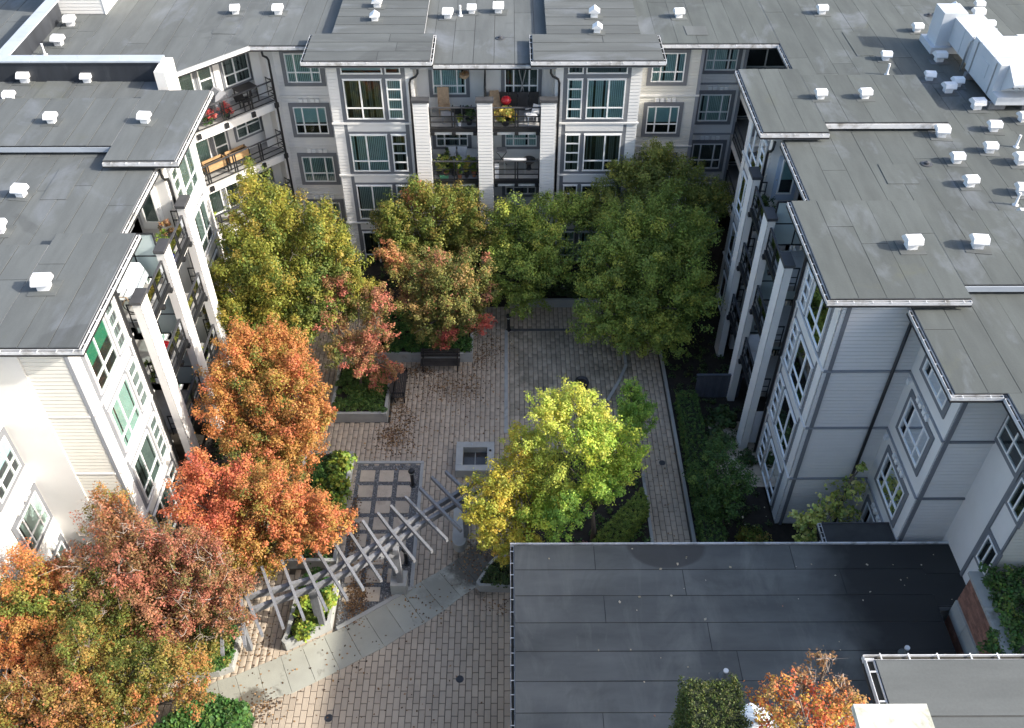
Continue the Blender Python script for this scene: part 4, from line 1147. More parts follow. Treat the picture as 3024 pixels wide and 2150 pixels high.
LOBES={
'olive':((-9.79, 32.66, 5.2), [(-10.77, 34.69, 7.36, 1.18, 'ol'), (-11.57, 33.74, 6.35, 1.09, 'ol'), (-9.59, 34.01, 6.64, 1.38, 'ol'), (-8.21, 33.73, 6.35, 1.18, 'ol'), (-7.33, 32.99, 5.56, 0.89, 'ol'), (-11.67, 32.67, 5.2, 1.18, 'ol'), (-9.79, 32.66, 5.2, 1.58, 'ol'), (-8.12, 32.25, 4.77, 1.18, 'gr'), (-11.97, 31.59, 4.05, 0.99, 'ol'), (-10.19, 31.45, 3.9, 1.38, 'ol'), (-8.81, 31.04, 3.47, 0.99, 'gr'), (-6.93, 32.11, 4.62, 0.79, 'ol'), (-10.78, 33.4, 5.99, 1.18, 'ol'), (-12.16, 32.13, 4.62, 0.89, 'ol'), (-12.36, 31.32, 3.76, 0.79, 'ol'), (-10.98, 30.78, 3.18, 0.89, 'ol'), (-9.6, 30.64, 3.04, 0.89, 'gr'), (-7.43, 31.57, 4.05, 0.79, 'gr')]),
'ochre':((-3.56, 36.95, 4.6), [(-4.52, 37.95, 5.67, 0.69, 'or2'), (-5.38, 37.25, 4.91, 0.97, 'oc'), (-3.78, 37.24, 4.91, 1.18, 'oc'), (-2.27, 37.46, 5.15, 1.07, 'oc'), (-5.28, 36.37, 3.97, 1.07, 'oc'), (-3.35, 36.36, 3.97, 1.29, 'oc'), (-1.74, 36.36, 3.97, 1.07, 'oc'), (-5.92, 36.96, 4.6, 0.64, 'oc')]),
'mixed':((-2.92, 32.31, 4.2), [(-4.31, 33.13, 5.07, 0.84, 'mx'), (-3.12, 32.86, 4.78, 1.0, 'mx'), (-1.72, 32.85, 4.78, 0.96, 'mx'), (-2.72, 31.9, 3.76, 1.2, 'mx'), (-1.22, 32.17, 4.05, 0.8, 'mx'), (-4.12, 32.11, 3.98, 0.9, 'mx'), (-1.93, 31.49, 3.33, 0.8, 'mx'), (-3.52, 31.29, 3.11, 0.8, 'mx'), (-5.47, 33.55, 5.51, 0.6, 'or2'), (-4.81, 33.0, 4.93, 0.56, 'or2'), (-1.23, 31.24, 3.06, 0.48, 'rd'), (-2.52, 31.83, 3.69, 0.44, 'rd'), (-2.72, 31.08, 2.89, 0.44, 'rd')]),
'coral':((-6.57, 30.58, 3.6), [(-7.35, 31.65, 4.74, 0.7, 'co'), (-7.74, 30.78, 3.81, 0.78, 'co'), (-6.57, 31.11, 4.17, 0.7, 'mx'), (-5.59, 31.24, 4.31, 0.74, 'co'), (-5.56, 30.37, 3.38, 0.7, 'co'), (-6.58, 29.91, 2.89, 0.9, 'co'), (-7.59, 29.85, 2.81, 0.63, 'mx'), (-5.17, 29.27, 2.2, 0.43, 'co'), (-6.19, 29.31, 2.24, 0.66, 'co'), (-6.76, 31.78, 4.88, 0.59, 'ol')]),
'midgreen':((0.92, 35.32, 4.2), [(0.09, 36.47, 5.43, 1.05, 'dg'), (1.13, 35.61, 4.51, 1.26, 'dg'), (-0.13, 35.04, 3.89, 1.05, 'dg'), (0.92, 34.31, 3.12, 1.16, 'dg'), (1.98, 36.46, 5.43, 1.05, 'dg'), (2.29, 34.88, 3.74, 1.05, 'dg'), (-0.45, 34.17, 2.97, 0.59, 'dg'), (0.5, 33.74, 2.51, 0.71, 'dg'), (-0.97, 36.19, 5.12, 0.76, 'oc')]),
'biggreen':((6.35, 33.32, 4.4), [(4.03, 33.88, 4.99, 1.01, 'dg'), (5.35, 34.71, 5.88, 1.26, 'dg'), (6.97, 34.98, 6.17, 1.22, 'dg'), (8.59, 34.7, 5.88, 1.11, 'dg'), (4.23, 32.91, 3.96, 1.11, 'dg'), (5.95, 33.46, 4.55, 1.52, 'dg'), (7.98, 33.59, 4.7, 1.42, 'dg'), (4.02, 32.01, 3.0, 1.01, 'dg'), (5.74, 32.08, 3.07, 1.32, 'dg'), (7.57, 32.21, 3.22, 1.32, 'dg'), (8.58, 32.76, 3.81, 0.91, 'dg'), (6.35, 31.38, 2.33, 0.85, 'dg'), (5.03, 31.53, 2.48, 0.81, 'dg'), (7.16, 31.38, 2.33, 0.81, 'dg')]),
'talldark':((6.77, 38.09, 5.6), [(7.2, 38.94, 6.51, 0.97, 'dg2'), (6.34, 38.17, 5.68, 1.18, 'dg2'), (8.17, 38.31, 5.84, 1.18, 'dg2'), (9.78, 37.93, 5.44, 0.86, 'dg2'), (4.4, 37.81, 5.29, 1.08, 'dg2'), (3.32, 37.66, 5.13, 0.86, 'dg2'), (5.48, 38.54, 6.07, 0.86, 'dg2'), (9.14, 37.49, 4.97, 1.08, 'dg2')]),
'orange':((-9.33, 24.96, 4.6), [(-10.44, 26.37, 6.11, 0.96, 'or'), (-10.87, 25.67, 5.35, 0.79, 'or'), (-9.41, 26.55, 6.3, 0.79, 'or'), (-9.24, 25.43, 5.1, 1.14, 'or3'), (-7.95, 25.66, 5.35, 0.95, 'or'), (-11.05, 24.73, 4.35, 0.86, 'or'), (-9.76, 24.37, 3.97, 1.14, 'or3'), (-8.3, 24.6, 4.22, 1.14, 'or'), (-7.52, 25.19, 4.85, 0.55, 'or'), (-10.62, 23.67, 3.22, 0.79, 'or3'), (-9.25, 23.49, 3.03, 0.86, 'or3'), (-8.21, 23.78, 3.34, 0.79, 'or'), (-7.18, 24.6, 4.22, 0.52, 'or'), (-8.55, 26.37, 6.11, 0.69, 'or'), (-9.94, 23.08, 2.59, 0.69, 'gr'), (-8.56, 23.07, 2.59, 0.69, 'or3')]),
'scarlet':((-8.67, 19.9, 4.2), [(-10.85, 20.87, 5.22, 0.72, 'red'), (-11.01, 20.23, 4.54, 0.84, 'red'), (-9.61, 20.38, 4.71, 0.87, 'red'), (-10.23, 19.59, 3.86, 0.96, 'red'), (-8.99, 19.53, 3.8, 0.87, 'sc'), (-7.89, 20.48, 4.83, 0.78, 'sc'), (-6.96, 20.0, 4.32, 0.72, 'sc'), (-7.59, 19.47, 3.75, 0.72, 'sc'), (-6.37, 19.6, 3.88, 0.65, 'sc'), (-8.37, 19.0, 3.24, 0.72, 'or3'), (-9.22, 18.79, 3.01, 0.72, 'yo'), (-8.52, 20.01, 4.32, 0.78, 'or3'), (-7.74, 19.95, 4.26, 0.62, 'sc'), (-9.61, 19.05, 3.29, 0.72, 'yo'), (-8.83, 20.54, 4.88, 0.72, 'or3'), (-6.81, 19.36, 3.63, 0.56, 'sc')]),
'russet':((-11.51, 16.88, 4.4), [(-12.94, 18.76, 6.4, 0.61, 'or3'), (-13.16, 18.02, 5.61, 0.79, 'ru'), (-12.08, 18.02, 5.61, 0.84, 'ru'), (-13.81, 17.38, 4.93, 0.66, 'ru'), (-12.66, 17.18, 4.72, 0.98, 'ru'), (-11.5, 17.28, 4.82, 0.98, 'ru'), (-10.35, 17.08, 4.61, 0.98, 'ru'), (-9.42, 16.68, 4.19, 0.81, 'ru'), (-11.65, 16.49, 3.98, 0.98, 'ru'), (-12.81, 16.49, 3.98, 0.84, 'ol2'), (-10.21, 16.19, 3.67, 0.84, 'ru'), (-8.99, 16.13, 3.61, 0.52, 'ru'), (-11.08, 15.7, 3.14, 0.79, 'ru'), (-12.09, 15.7, 3.14, 0.72, 'ol2'), (-13.53, 16.79, 4.3, 0.66, 'ol2'), (-13.82, 16.1, 3.56, 0.66, 'or3'), (-9.63, 17.37, 4.93, 0.66, 'ru'), (-10.78, 17.77, 5.35, 0.66, 'ru'), (-13.1, 15.71, 3.14, 0.66, 'ol2'), (-9.78, 15.6, 3.03, 0.58, 'ol2')]),
'amber':((-15.27, 16.16, 4.0), [(-15.41, 17.14, 5.05, 0.74, 'or'), (-15.76, 16.55, 4.42, 0.8, 'ol2'), (-14.69, 16.75, 4.63, 0.51, 'or'), (-15.55, 15.87, 3.69, 0.8, 'or'), (-14.55, 15.67, 3.48, 0.51, 'or3'), (-15.98, 15.29, 3.06, 0.8, 'or'), (-14.84, 15.09, 2.85, 0.8, 'or'), (-16.7, 16.07, 3.9, 0.86, 'or'), (-14.41, 16.16, 4.0, 0.57, 'ol2'), (-15.12, 16.45, 4.31, 0.57, 'gr')]),
'lowmix':((-12.34, 13.78, 3.6), [(-12.75, 14.24, 4.09, 0.76, 'or3'), (-11.66, 14.15, 4.0, 0.76, 'ol2'), (-10.71, 14.14, 4.0, 0.76, 'ol2'), (-9.9, 14.09, 3.95, 0.57, 'or3'), (-13.43, 13.69, 3.5, 0.76, 'or2'), (-12.21, 13.5, 3.3, 0.76, 'or3'), (-10.99, 13.59, 3.4, 0.63, 'or3'), (-14.65, 13.79, 3.6, 0.76, 'or2'), (-15.06, 13.32, 3.1, 0.76, 'or3'), (-13.57, 13.18, 2.95, 0.76, 'or3'), (-12.07, 13.03, 2.8, 0.68, 'or3'), (-15.88, 13.23, 3.0, 0.82, 'or3'), (-13.02, 14.71, 4.59, 0.63, 'ol2'), (-9.76, 13.68, 3.5, 0.49, 'or3'), (-14.11, 13.51, 3.3, 0.63, 'or2'), (-11.39, 13.22, 3.0, 0.63, 'ol2')]),
'yellow':((0.2, 20.98, 4.3), [(0.33, 22.12, 5.52, 0.6, 'ye'), (0.84, 21.8, 5.17, 0.83, 'lk'), (-0.08, 21.29, 4.63, 0.73, 'ye'), (-0.83, 20.77, 4.07, 0.67, 'ye'), (0.52, 20.98, 4.3, 1.05, 'ye'), (1.63, 21.3, 4.65, 0.89, 'lk'), (-0.28, 20.33, 3.61, 0.89, 'ye'), (0.99, 20.33, 3.61, 0.89, 'li'), (-1.23, 20.28, 3.55, 0.57, 'ye'), (-0.2, 19.62, 2.85, 0.41, 'ye'), (1.79, 20.54, 3.84, 0.64, 'li'), (0.51, 19.79, 3.02, 0.57, 'ye'), (-0.68, 19.95, 3.2, 0.57, 'ye'), (-0.12, 19.41, 2.62, 0.38, 'ye')]),
'lime':((2.85, 21.19, 5.5), [(1.22, 22.48, 6.87, 0.62, 'lk'), (2.39, 22.63, 7.04, 0.66, 'lk'), (1.92, 21.94, 6.3, 0.87, 'lk'), (3.01, 22.31, 6.7, 0.62, 'lk'), (3.01, 21.62, 5.96, 0.87, 'li'), (3.94, 21.67, 6.01, 0.78, 'li'), (4.07, 21.08, 5.39, 0.69, 'li'), (2.85, 20.77, 5.05, 0.87, 'li'), (3.6, 20.55, 4.82, 0.62, 'gr2'), (2.38, 20.23, 4.48, 0.62, 'gr2'), (1.68, 19.76, 3.96, 0.53, 'gr2')]),
'young':((4.97, 26.22, 3.0), [(4.97, 26.82, 3.64, 0.4, 'gr2'), (5.01, 26.35, 3.13, 0.62, 'gr2'), (4.7, 25.85, 2.6, 0.62, 'gr2'), (5.33, 25.97, 2.74, 0.55, 'gr2'), (4.97, 25.48, 2.2, 0.51, 'gr2')]),
'patio':((8.23, 23.06, 2.0), [(8.06, 23.89, 2.89, 0.59, 'ivy'), (8.44, 23.3, 2.25, 0.73, 'ivy'), (7.57, 22.94, 1.87, 0.66, 'ivy'), (8.76, 22.58, 1.49, 0.63, 'ivy'), (8.06, 22.4, 1.3, 0.59, 'ivy'), (9.11, 23.12, 2.06, 0.45, 'ivy')]),
}
# ================================================================== TREES
VD = np.array([0.0, .73, -.68])
def puffs(cen, axes, rad_, pal, per, size, seed, flat=.8):
    """leafy sprays: each one a ragged plume along its axis, denser near its skin and fraying out beyond it"""
    rg = np.random.default_rng(seed + 77)
    n = len(cen)
    cnt = np.maximum(10, (per * 10 * rad_ ** 2 * 4 * 3.14 * .55 * rg.uniform(.6, 1.3, n)).astype(int))
    idx = np.repeat(np.arange(n), cnt); T = len(idx)
    d = rg.normal(size=(T, 3)); d /= np.linalg.norm(d, axis=1)[:, None] + 1e-9
    ax = axes[idx]
    ph = rg.uniform(0, 6.28, (n, 3))[idx]
    wob = 1 + .22 * (np.sin(d[:, 0] * 6 + ph[:, 0]) + np.sin(d[:, 1] * 6 + ph[:, 1]) + np.sin(d[:, 2] * 6 + ph[:, 2])) / 1.5
    rr = rad_[idx] * wob * (.25 + .85 * rg.random(T) ** .75)
    fray = rg.random(T) < .16
    rr[fray] *= rg.uniform(1.1, 1.8, int(fray.sum()))
    off = d * rr[:, None] * np.array([1, 1, flat])
    al = (off * ax).sum(1)
    off = off + ax * (al * .85)[:, None]                       # stretch along the axis
    off *= (1 - .28 * np.clip(al / (rad_[idx] + 1e-6), -1, 1.2))[:, None]   # taper towards the tip
    P = cen[idx] + off
    nrm = d * .8 + ax * .25 + np.array([0, 0, .45]) + rg.normal(size=(T, 3)) * .55
    nrm /= np.linalg.norm(nrm, axis=1)[:, None] + 1e-9
    a = ax * .8 + rg.normal(size=(T, 3)) * .8; a -= nrm * (a * nrm).sum(1)[:, None]; a /= np.linalg.norm(a, axis=1)[:, None] + 1e-9
    b = np.cross(nrm, a)
    s = size * .93 * (.5 + rg.random(T))
    L = a * s[:, None]; W = b * (s * rg.uniform(.28, .48, T))[:, None]; dr = nrm * (s * -.18)[:, None]
    V = np.empty((T, 4, 3), np.float32)
    V[:, 0] = P - L * .5; V[:, 1] = P + W - L * .05; V[:, 2] = P + L * .5 + dr; V[:, 3] = P - W - L * .05
    cc = np.empty((T, 3), np.float32); pal = np.asarray(pal)
    for pn in np.unique(pal):
        cols = np.array([c for c, w in PAL[pn]]); ws = np.array([w for c, w in PAL[pn]], float); ws /= ws.sum()
        cl = rg.choice(len(cols), n, p=ws); sel = pal[idx] == pn; k = int(sel.sum())
        own = rg.random(k) < .18
        ci = cl[idx[sel]].copy(); ci[own] = rg.choice(len(cols), int(own.sum()), p=ws)
        cc[sel] = cols[ci]
    cc *= (.82 + .36 * rg.random(n))[idx][:, None]
    cc *= (.92 + .16 * rg.random(T))[:, None]
    cc = np.clip(cc * (1 + .05 * rg.normal(size=(T, 3))), .004, .8)
    return V.reshape(-1, 3), np.arange(T * 4).reshape(T, 4), np.repeat(cc, 4, axis=0)
def make_tree(key, label, group=None, per=33, size=.15, name='maple_tree', base=None, dens=1.0, trunk_r=.11, seed=0, twigs=0, fill=.55, lobes=None, z0=0.05, cat='tree', puff=1.0, flat=.8, grow=1.13, twr=1.0, upw=.7):
    Cn, L = lobes if lobes else LOBES[key]
    rg = np.random.default_rng(seed + 500)
    bx, by = base if base else (Cn[0], Cn[1])
    root = empty(name, (bx, by, z0), label, cat, group)
    cen = []; rad_ = []; pal = []; axs = []
    tips = []
    core = np.array([Cn[0], Cn[1], Cn[2] - 1.8])
    for (x, y, z, r, p) in L:
        r = r * grow
        for kind in (0, 1):
            c = np.array([x, y, z]) + rg.normal(size=3) * .14 * r
            rr = r
            if kind: c = c + VD * r * 1.0 + rg.normal(size=3) * .35 * r; rr = r * .9
            n = int((13 + 20 * r) * dens * (1 if kind == 0 else fill))
            dd = rg.normal(size=(n, 3)); dd[:, 2] += .3; dd /= np.linalg.norm(dd, axis=1)[:, None]
            q = c + dd * (rr * (.25 + .75 * rg.random(n) ** .7))[:, None] * np.array([1, 1, .95])
            q[:, 2] = np.maximum(q[:, 2], .8)
            o_ = q - core; o_ /= np.linalg.norm(o_, axis=1)[:, None] + 1e-9
            axv = o_ + dd * .5 + np.array([0, 0, upw]) + rg.normal(size=(n, 3)) * .35
            axv /= np.linalg.norm(axv, axis=1)[:, None] + 1e-9
            cen.append(q); axs.append(axv); rad_.append((rr * (.11 + .13 * rg.random(n)) + .05) * puff); pal += [p] * n
        tips.append((x, y, z))
    cen = np.concatenate(cen); rad_ = np.concatenate(rad_); axs = np.concatenate(axs)
    V, F, Cc = puffs(cen, axs, rad_, pal, per, size, seed, flat)
    np_mesh('crown', V, F, 'leaf', root, WL[root], Cc)
    t = MB()
    b = Vector((bx, by, z0)); fork = Vector((bx + (Cn[0] - bx) * .35, by + (Cn[1] - by) * .35, z0 + (Cn[2] - z0) * .42))
    t.tube([b, b.lerp(fork, .5) + Vector((rnd.gauss(0, .04), rnd.gauss(0, .04), 0)), fork], [trunk_r * 1.25, trunk_r, trunk_r * .85], 8)
    t.build('trunk', 'bark', root, smooth=True)
    lm = MB()
    for i, tp in enumerate(tips):
        e = Vector(tp); m_ = fork.lerp(e, .5) + Vector((rnd.gauss(0, .12), rnd.gauss(0, .12), .18))
        lm.tube([fork, m_, e], [trunk_r * .6, trunk_r * .38, .018], 6)
        for _ in range(3):
            k = e + Vector((rnd.gauss(0, .5), rnd.gauss(0, .5), rnd.uniform(-.1, .6))) * L[i][3]
            lm.tube([m_.lerp(e, rnd.uniform(.3, .8)), k], [.022, .007], 5, False)
    lm.build('limbs', 'bark', root, smooth=True)
    if twigs:
        tw = MB()
        for _ in range(twigs):
            i = rg.integers(len(L)); x, y, z, r, p = L[i]
            d = Vector(rg.normal(size=3)); d.y -= .6; d.z = abs(d.z) + .4; d.normalize()
            a = Vector((x, y, z)) + d * r * .55; e = Vector((x, y, z)) + d * r * rg.uniform(1.0, 1.2)
            k = a.lerp(e, .55) + Vector(rg.normal(size=3)) * .08
            tw.tube([a, k, e], [.014 * twr, .010 * twr, .005 * twr], 4, False)
            for _ in range(3):
                f = k.lerp(e, rg.random()); tw.tube([f, f + Vector(rg.normal(size=3)) * .16 * twr + Vector((0, 0, .08 * twr))], [.007 * twr, .003 * twr], 3, False)
        tag(tw.build('twigs', 'twig', root), kind='stuff')
    return root
GM = 'autumn maples in the courtyard'
make_tree('olive', 'large olive and yellow maple against the back left corner balconies', GM, base=(-9.6, 32.0), seed=1, twigs=10, size=.084)
make_tree('ochre', 'olive maple with a rust tip in front of the back balconies', GM, base=(-3.5, 37.5), seed=2, size=.084)
make_tree('mixed', 'green maple with coral patches in the planter behind the bench', GM, base=(-3.2, 33.6), seed=3, size=.084, dens=.85)
make_tree('coral', 'slender coral maple rising from the square ivy planter', GM, base=(-6.75, 29.9), seed=4, size=.074, dens=.8, trunk_r=.06, z0=.4)
make_tree('midgreen', 'dark green tree by the pale planter wall at the back', 'dark green trees at the back', base=(1.2, 37.4), seed=5, size=.084, flat=.7, per=30, upw=.35)
make_tree('biggreen', 'largest dark green tree overhanging the far right of the court', 'dark green trees at the back', base=(6.6, 33.9), seed=6, size=.084, flat=.7, per=30, upw=.35)
make_tree('talldark', 'tall shaded tree touching the back wall right of the bay', 'dark green trees at the back', base=(6.9, 39.2), seed=7, size=.084, flat=.7, per=30, upw=.35)
make_tree('orange', 'orange maple with green shadows beside the left wing piers', GM, base=(-10.2, 25.3), seed=8, size=.074, per=38, grow=1.19)
make_tree('scarlet', 'brightest scarlet and orange maple above the pergola', GM, base=(-9.4, 20.6), seed=9, size=.070, per=38, grow=1.19)
make_tree('russet', 'dark russet maple with bare pale twigs at the lower left', GM, base=(-11.7, 17.4), seed=10, size=.066, twigs=130, per=38, grow=1.19)
make_tree('amber', 'amber maple at the left edge in front of the white wall', GM, base=(-15.0, 15.9), seed=11, size=.066, z0=0, per=38, grow=1.19)
make_tree('lowmix', 'mixed green and rust maple in the bottom left corner', GM, base=(-12.6, 13.6), seed=12, size=.066, twigs=24, z0=0, per=38, grow=1.19)
make_tree('yellow', 'golden yellow tree leaning over the basin', 'bright trees in the middle bed', base=(1.0, 20.6), seed=13, size=.070, trunk_r=.09, per=38, grow=1.06)
make_tree('lime', 'lime green tree right of the golden one', 'bright trees in the middle bed', base=(3.2, 21.6), seed=14, size=.074, trunk_r=.09, per=38, grow=1.06)
make_tree('young', 'small upright green tree at the top of the middle bed', 'bright trees in the middle bed', base=(5.0, 26.0), seed=15, size=.070, trunk_r=.05, per=38)
make_tree('patio', 'small dark green tree in the bed right of the walk', base=(8.5, 22.6), seed=16, size=.070, trunk_r=.05, name='small_tree')
# sparse magnolia in front of the right hand wall
mg = ((12.0, 21.7, 2.4), [(12.85, 22.0, 2.9, .45, 'mag'), (12.2, 21.7, 2.5, .42, 'mag'), (12.6, 21.5, 2.2, .38, 'mag'), (11.5, 21.1, 2.3, .42, 'mag'), (10.95, 20.7, 2.3, .5, 'mag'), (11.0, 20.4, 1.7, .45, 'mag'), (12.9, 22.2, 4.05, .12, 'mag')])
make_tree('mag', 'sparse yellow leaved shrub tree climbing between hall and right wing', lobes=mg, base=(11.6, 21.3), seed=17, per=8, size=.14, dens=1.0, fill=.3, trunk_r=.035, name='small_tree')
k_ = (30 - 15.6) / (30 - 14.6)
fire = ((4.9 * k_, 7.7 * k_, 15.6), [(x * k_, y * k_, 30 - (30 - z) * k_, r * k_, p) for x, y, z, r, p in [(5.62, 8.40, 14.9, .16, 'dry'), (5.2, 8.1, 14.8, .24, 'dry'), (5.75, 8.0, 14.7, .22, 'dry'), (4.85, 7.85, 14.8, .34, 'fire'), (5.35, 7.75, 14.7, .42, 'fire'), (5.8, 7.75, 14.6, .28, 'dry'), (4.75, 7.4, 14.8, .40, 'fire'), (5.3, 7.3, 14.8, .42, 'fire'), (4.45, 7.5, 14.7, .34, 'fire'), (4.5, 7.15, 14.9, .34, 'yo'), (5.0, 7.05, 15.0, .4, 'fire'), (5.75, 7.4, 14.7, .36, 'fire')]])
make_tree('fire', 'thinning red and orange small tree on the near terrace', lobes=fire, base=(4.8, 6.8), z0=13.4, seed=18, per=62, size=.042, dens=.85, trunk_r=.03, name='small_tree', twigs=36, puff=.8, twr=.4)

# ================================================================== HEDGES AND SHRUBS
def hedge(name, corners, z0, z1, label, pal, per=40, size=.07, seed=0, cl=.13, cat='hedge', loc=None, step=.2):
    """clipped hedge: leafy shell on a quadrilateral block"""
    (a, b, c, d) = [Vector((*p, 0)) for p in corners]
    cx = (a + b + c + d) / 4
    o = empty(name, (cx.x, cx.y, z0), label, cat)
    q = [cx + (v - cx) * .9 for v in (a, b, c, d)]
    MB().prism([(v.x, v.y) for v in q], z0, z1 - .06).build('inner_branches', mat('hedge_core', (.02, .028, .012), .95), o)
    P = []
    rg = random.Random(seed)
    L1 = max((b - a).length, (c - d).length); L2 = max((d - a).length, (c - b).length)
    n1, n2, n3 = max(2, int(L1 / step)), max(2, int(L2 / step)), max(2, int((z1 - z0) / step))
    def at(s, t): return a.lerp(b, s).lerp(d.lerp(c, s), t)
    for i in range(n1 + 1):
        for j in range(n2 + 1):
            v = at(i / n1, j / n2); P.append((v.x, v.y, z1))
    for k in range(n3):
        zz = z0 + (z1 - z0) * k / n3
        for i in range(n1 + 1):
            for t in (0, 1):
                v = at(i / n1, t); P.append((v.x, v.y, zz))
        for j in range(n2 + 1):
            for s in (0, 1):
                v = at(s, j / n2); P.append((v.x, v.y, zz))
    P = np.array(P) + np.random.default_rng(seed).normal(size=(len(P), 3)) * .035
    V, F, Cc = leaves(P, np.full(len(P), cl), [pal] * len(P), per, size, .6, .9, seed)
    tag(np_mesh('foliage', V, F, 'leaf', o, WL[o], Cc), kind='stuff')
    return o
hedge('hedge', [(7.42, 19.5), (8.2, 19.5), (8.3, 29.3), (7.5, 29.3)], .05, .9, 'long clipped dark hedge along the right hand walk', 'ivy', 40, .045, 41, .09, step=.15)
hedge('hedge', [(3.2, 21.2), (4.1, 21.1), (5.45, 22.9), (5.3, 23.7)], .06, 1.0, 'diagonal clipped hedge at the corner of the middle bed', 'box', 50, .04, 42, .085, step=.12)
hedge('hedge', [(-12.2, 12.9), (-9.05, 13.6), (-8.75, 14.5), (-10.3, 14.9)], .0, 1.0, 'glossy laurel hedge at the bottom of the picture by the path', 'lush', 50, .13, 43, .2)
hedge('hedge', [(2.92, 6.0), (3.74, 6.0), (3.76, 7.6), (2.92, 7.6)], 13.4, 15.7, 'block of clipped yew hedge on the near terrace', 'yew', 22, .03, 44, .07, step=.075)
hedge('hedge', [(8.3, 19.3), (10.6, 19.3), (10.6, 20.1), (8.3, 20.1)], .05, .7, 'low dark hedge behind the hall roof edge', 'shade', 34, .07, 45)

def shrub(name, c, r, label, pal, per=55, size=.1, n=26, seed=0, flat=.75, group=None, cat='shrub', parent_z=0):
    o = empty(name, c, label, cat, group)
    rg = np.random.default_rng(seed)
    d = rg.normal(size=(n, 3)); d[:, 2] = np.abs(d[:, 2]); d /= np.linalg.norm(d, axis=1)[:, None]
    P = np.array(c) + d * r * (.45 + .5 * rg.random((n, 1))) * np.array([1, 1, flat * 1.3])
    V, F, Cc = leaves(P, np.full(n, r * .38), [pal] * n, per, size, .7, .8, seed)
    np_mesh('foliage', V, F, 'leaf', o, WL[o], Cc)
    s = MB()
    for k in range(7):
        e = Vector(P[k]); s.tube([Vector(c), e], [.016, .006], 5, False)
    s.build('stems', 'bark', o)
    return o
shrub('hydrangea', (-7.05, 25.5, .45), .62, 'yellow green hydrangea at the top of the left planter', 'hyd', 40, .15, 24, 51)
shrub('hydrangea', (-7.1, 24.2, .45), .72, 'broad pale hydrangea in the middle of the left planter', 'hyd', 40, .15, 28, 52)
shrub('hydrangea', (-6.98, 22.95, .45), .62, 'sparse yellowing hydrangea low in the left planter', 'hyd', 30, .15, 20, 53)
shrub('clipped_shrub', (-7.95, 24.7, .45), .5, 'round dark clipped shrub left of the hydrangeas', 'lush', 90, .06, 30, 54)
shrub('clipped_shrub', (-6.6, 29.5, .5), .75, 'low dark shrub under the coral maple', 'ivy', 60, .08, 30, 55)
shrub('hydrangea', (-7.35, 17.6, .4), .42, 'bright lime shrub in the tip of the pergola planter', 'hyd', 40, .12, 18, 56)
shrub('hydrangea', (-6.75, 18.8, .4), .45, 'yellow green shrub beside the pergola post', 'hyd', 40, .12, 18, 57)
shrub('clipped_shrub', (-7.2, 19.6, .4), .6, 'dark green shrub at the back of the pergola planter', 'lush', 60, .09, 24, 58)
shrub('clipped_shrub', (1.15, 27.2, .02), .38, 'small dark green shrub standing on the paving left of the lime tree', 'lush', 70, .07, 22, 59)
shrub('flowering_shrub', (2.6, 21.2, .06), .5, 'dusty pink flowering shrub beside the diagonal hedge', 'pink', 45, .1, 20, 60)
shrub('flowering_shrub', (1.7, 20.3, .06), .55, 'grassy green tuft in the middle bed next to the hall', 'ivy', 60, .16, 20, 61)
shrub('shrub', (9.4, 28.2, .08), .65, 'spiky rhododendron by the slate fence', 'shade', 40, .2, 18, 63)
shrub('shrub', (8.9, 26.9, .08), .6, 'second dark rhododendron beside the patio slabs', 'shade', 40, .2, 18, 64)
shrub('shrub', (8.9, 24.4, .08), .5, 'pale flowered bush next to the patio', 'mag', 12, .12, 18, 65)
shrub('shrub', (9.5, 21.6, .08), .7, 'bronze and green bush under the near bay windows', 'oc', 50, .09, 24, 66)
shrub('shrub', (10.1, 26.0, .08), .45, 'leafy bush at the foot of the right wing piers', 'shade', 40, .1, 16, 67)
shrub('shrub', (-10.3, 17.3, .3), .5, 'dark evergreen in the planter at the left end of the path', 'lush', 60, .08, 22, 69)

# low planting in the beds, too dense to count
def cover(name, x0, x1, y0, y1, z, pal, dens, per, size, seed, label, cl=.2):
    n = int((x1 - x0) * (y1 - y0) * dens)
    rg = np.random.default_rng(seed)
    P = np.stack([rg.uniform(x0, x1, n), rg.uniform(y0, y1, n), z + rg.uniform(0, .12, n)], 1)
    V, F, Cc = leaves(P, np.full(n, cl), [pal] * n, per, size, .8, .6, seed)
    return tag(np_mesh(name, V, F, 'leaf', None, (0, 0, 0), Cc), label, 'plants', kind='stuff')
cover('ground_cover', .7, 5.4, 19.3, 26.2, .12, 'ivy', 7, 30, .09, 71, 'dark leafy ground cover filling the middle bed')
cover('ground_cover', 7.5, 10.4, 17.2, 36, .1, 'shade', 5, 26, .08, 72, 'dim ground cover in the bed beside the right wing')
cover('ground_cover', -13.1, -10.1, 17.8, 35.8, .1, 'shade', 5, 26, .09, 73, 'shaded ground cover under the maples by the left wing')
cover('ground_cover', -9.5, 7.0, 37.5, 42, .5, 'shade', 4, 26, .11, 74, 'dark planting along the foot of the back wing')

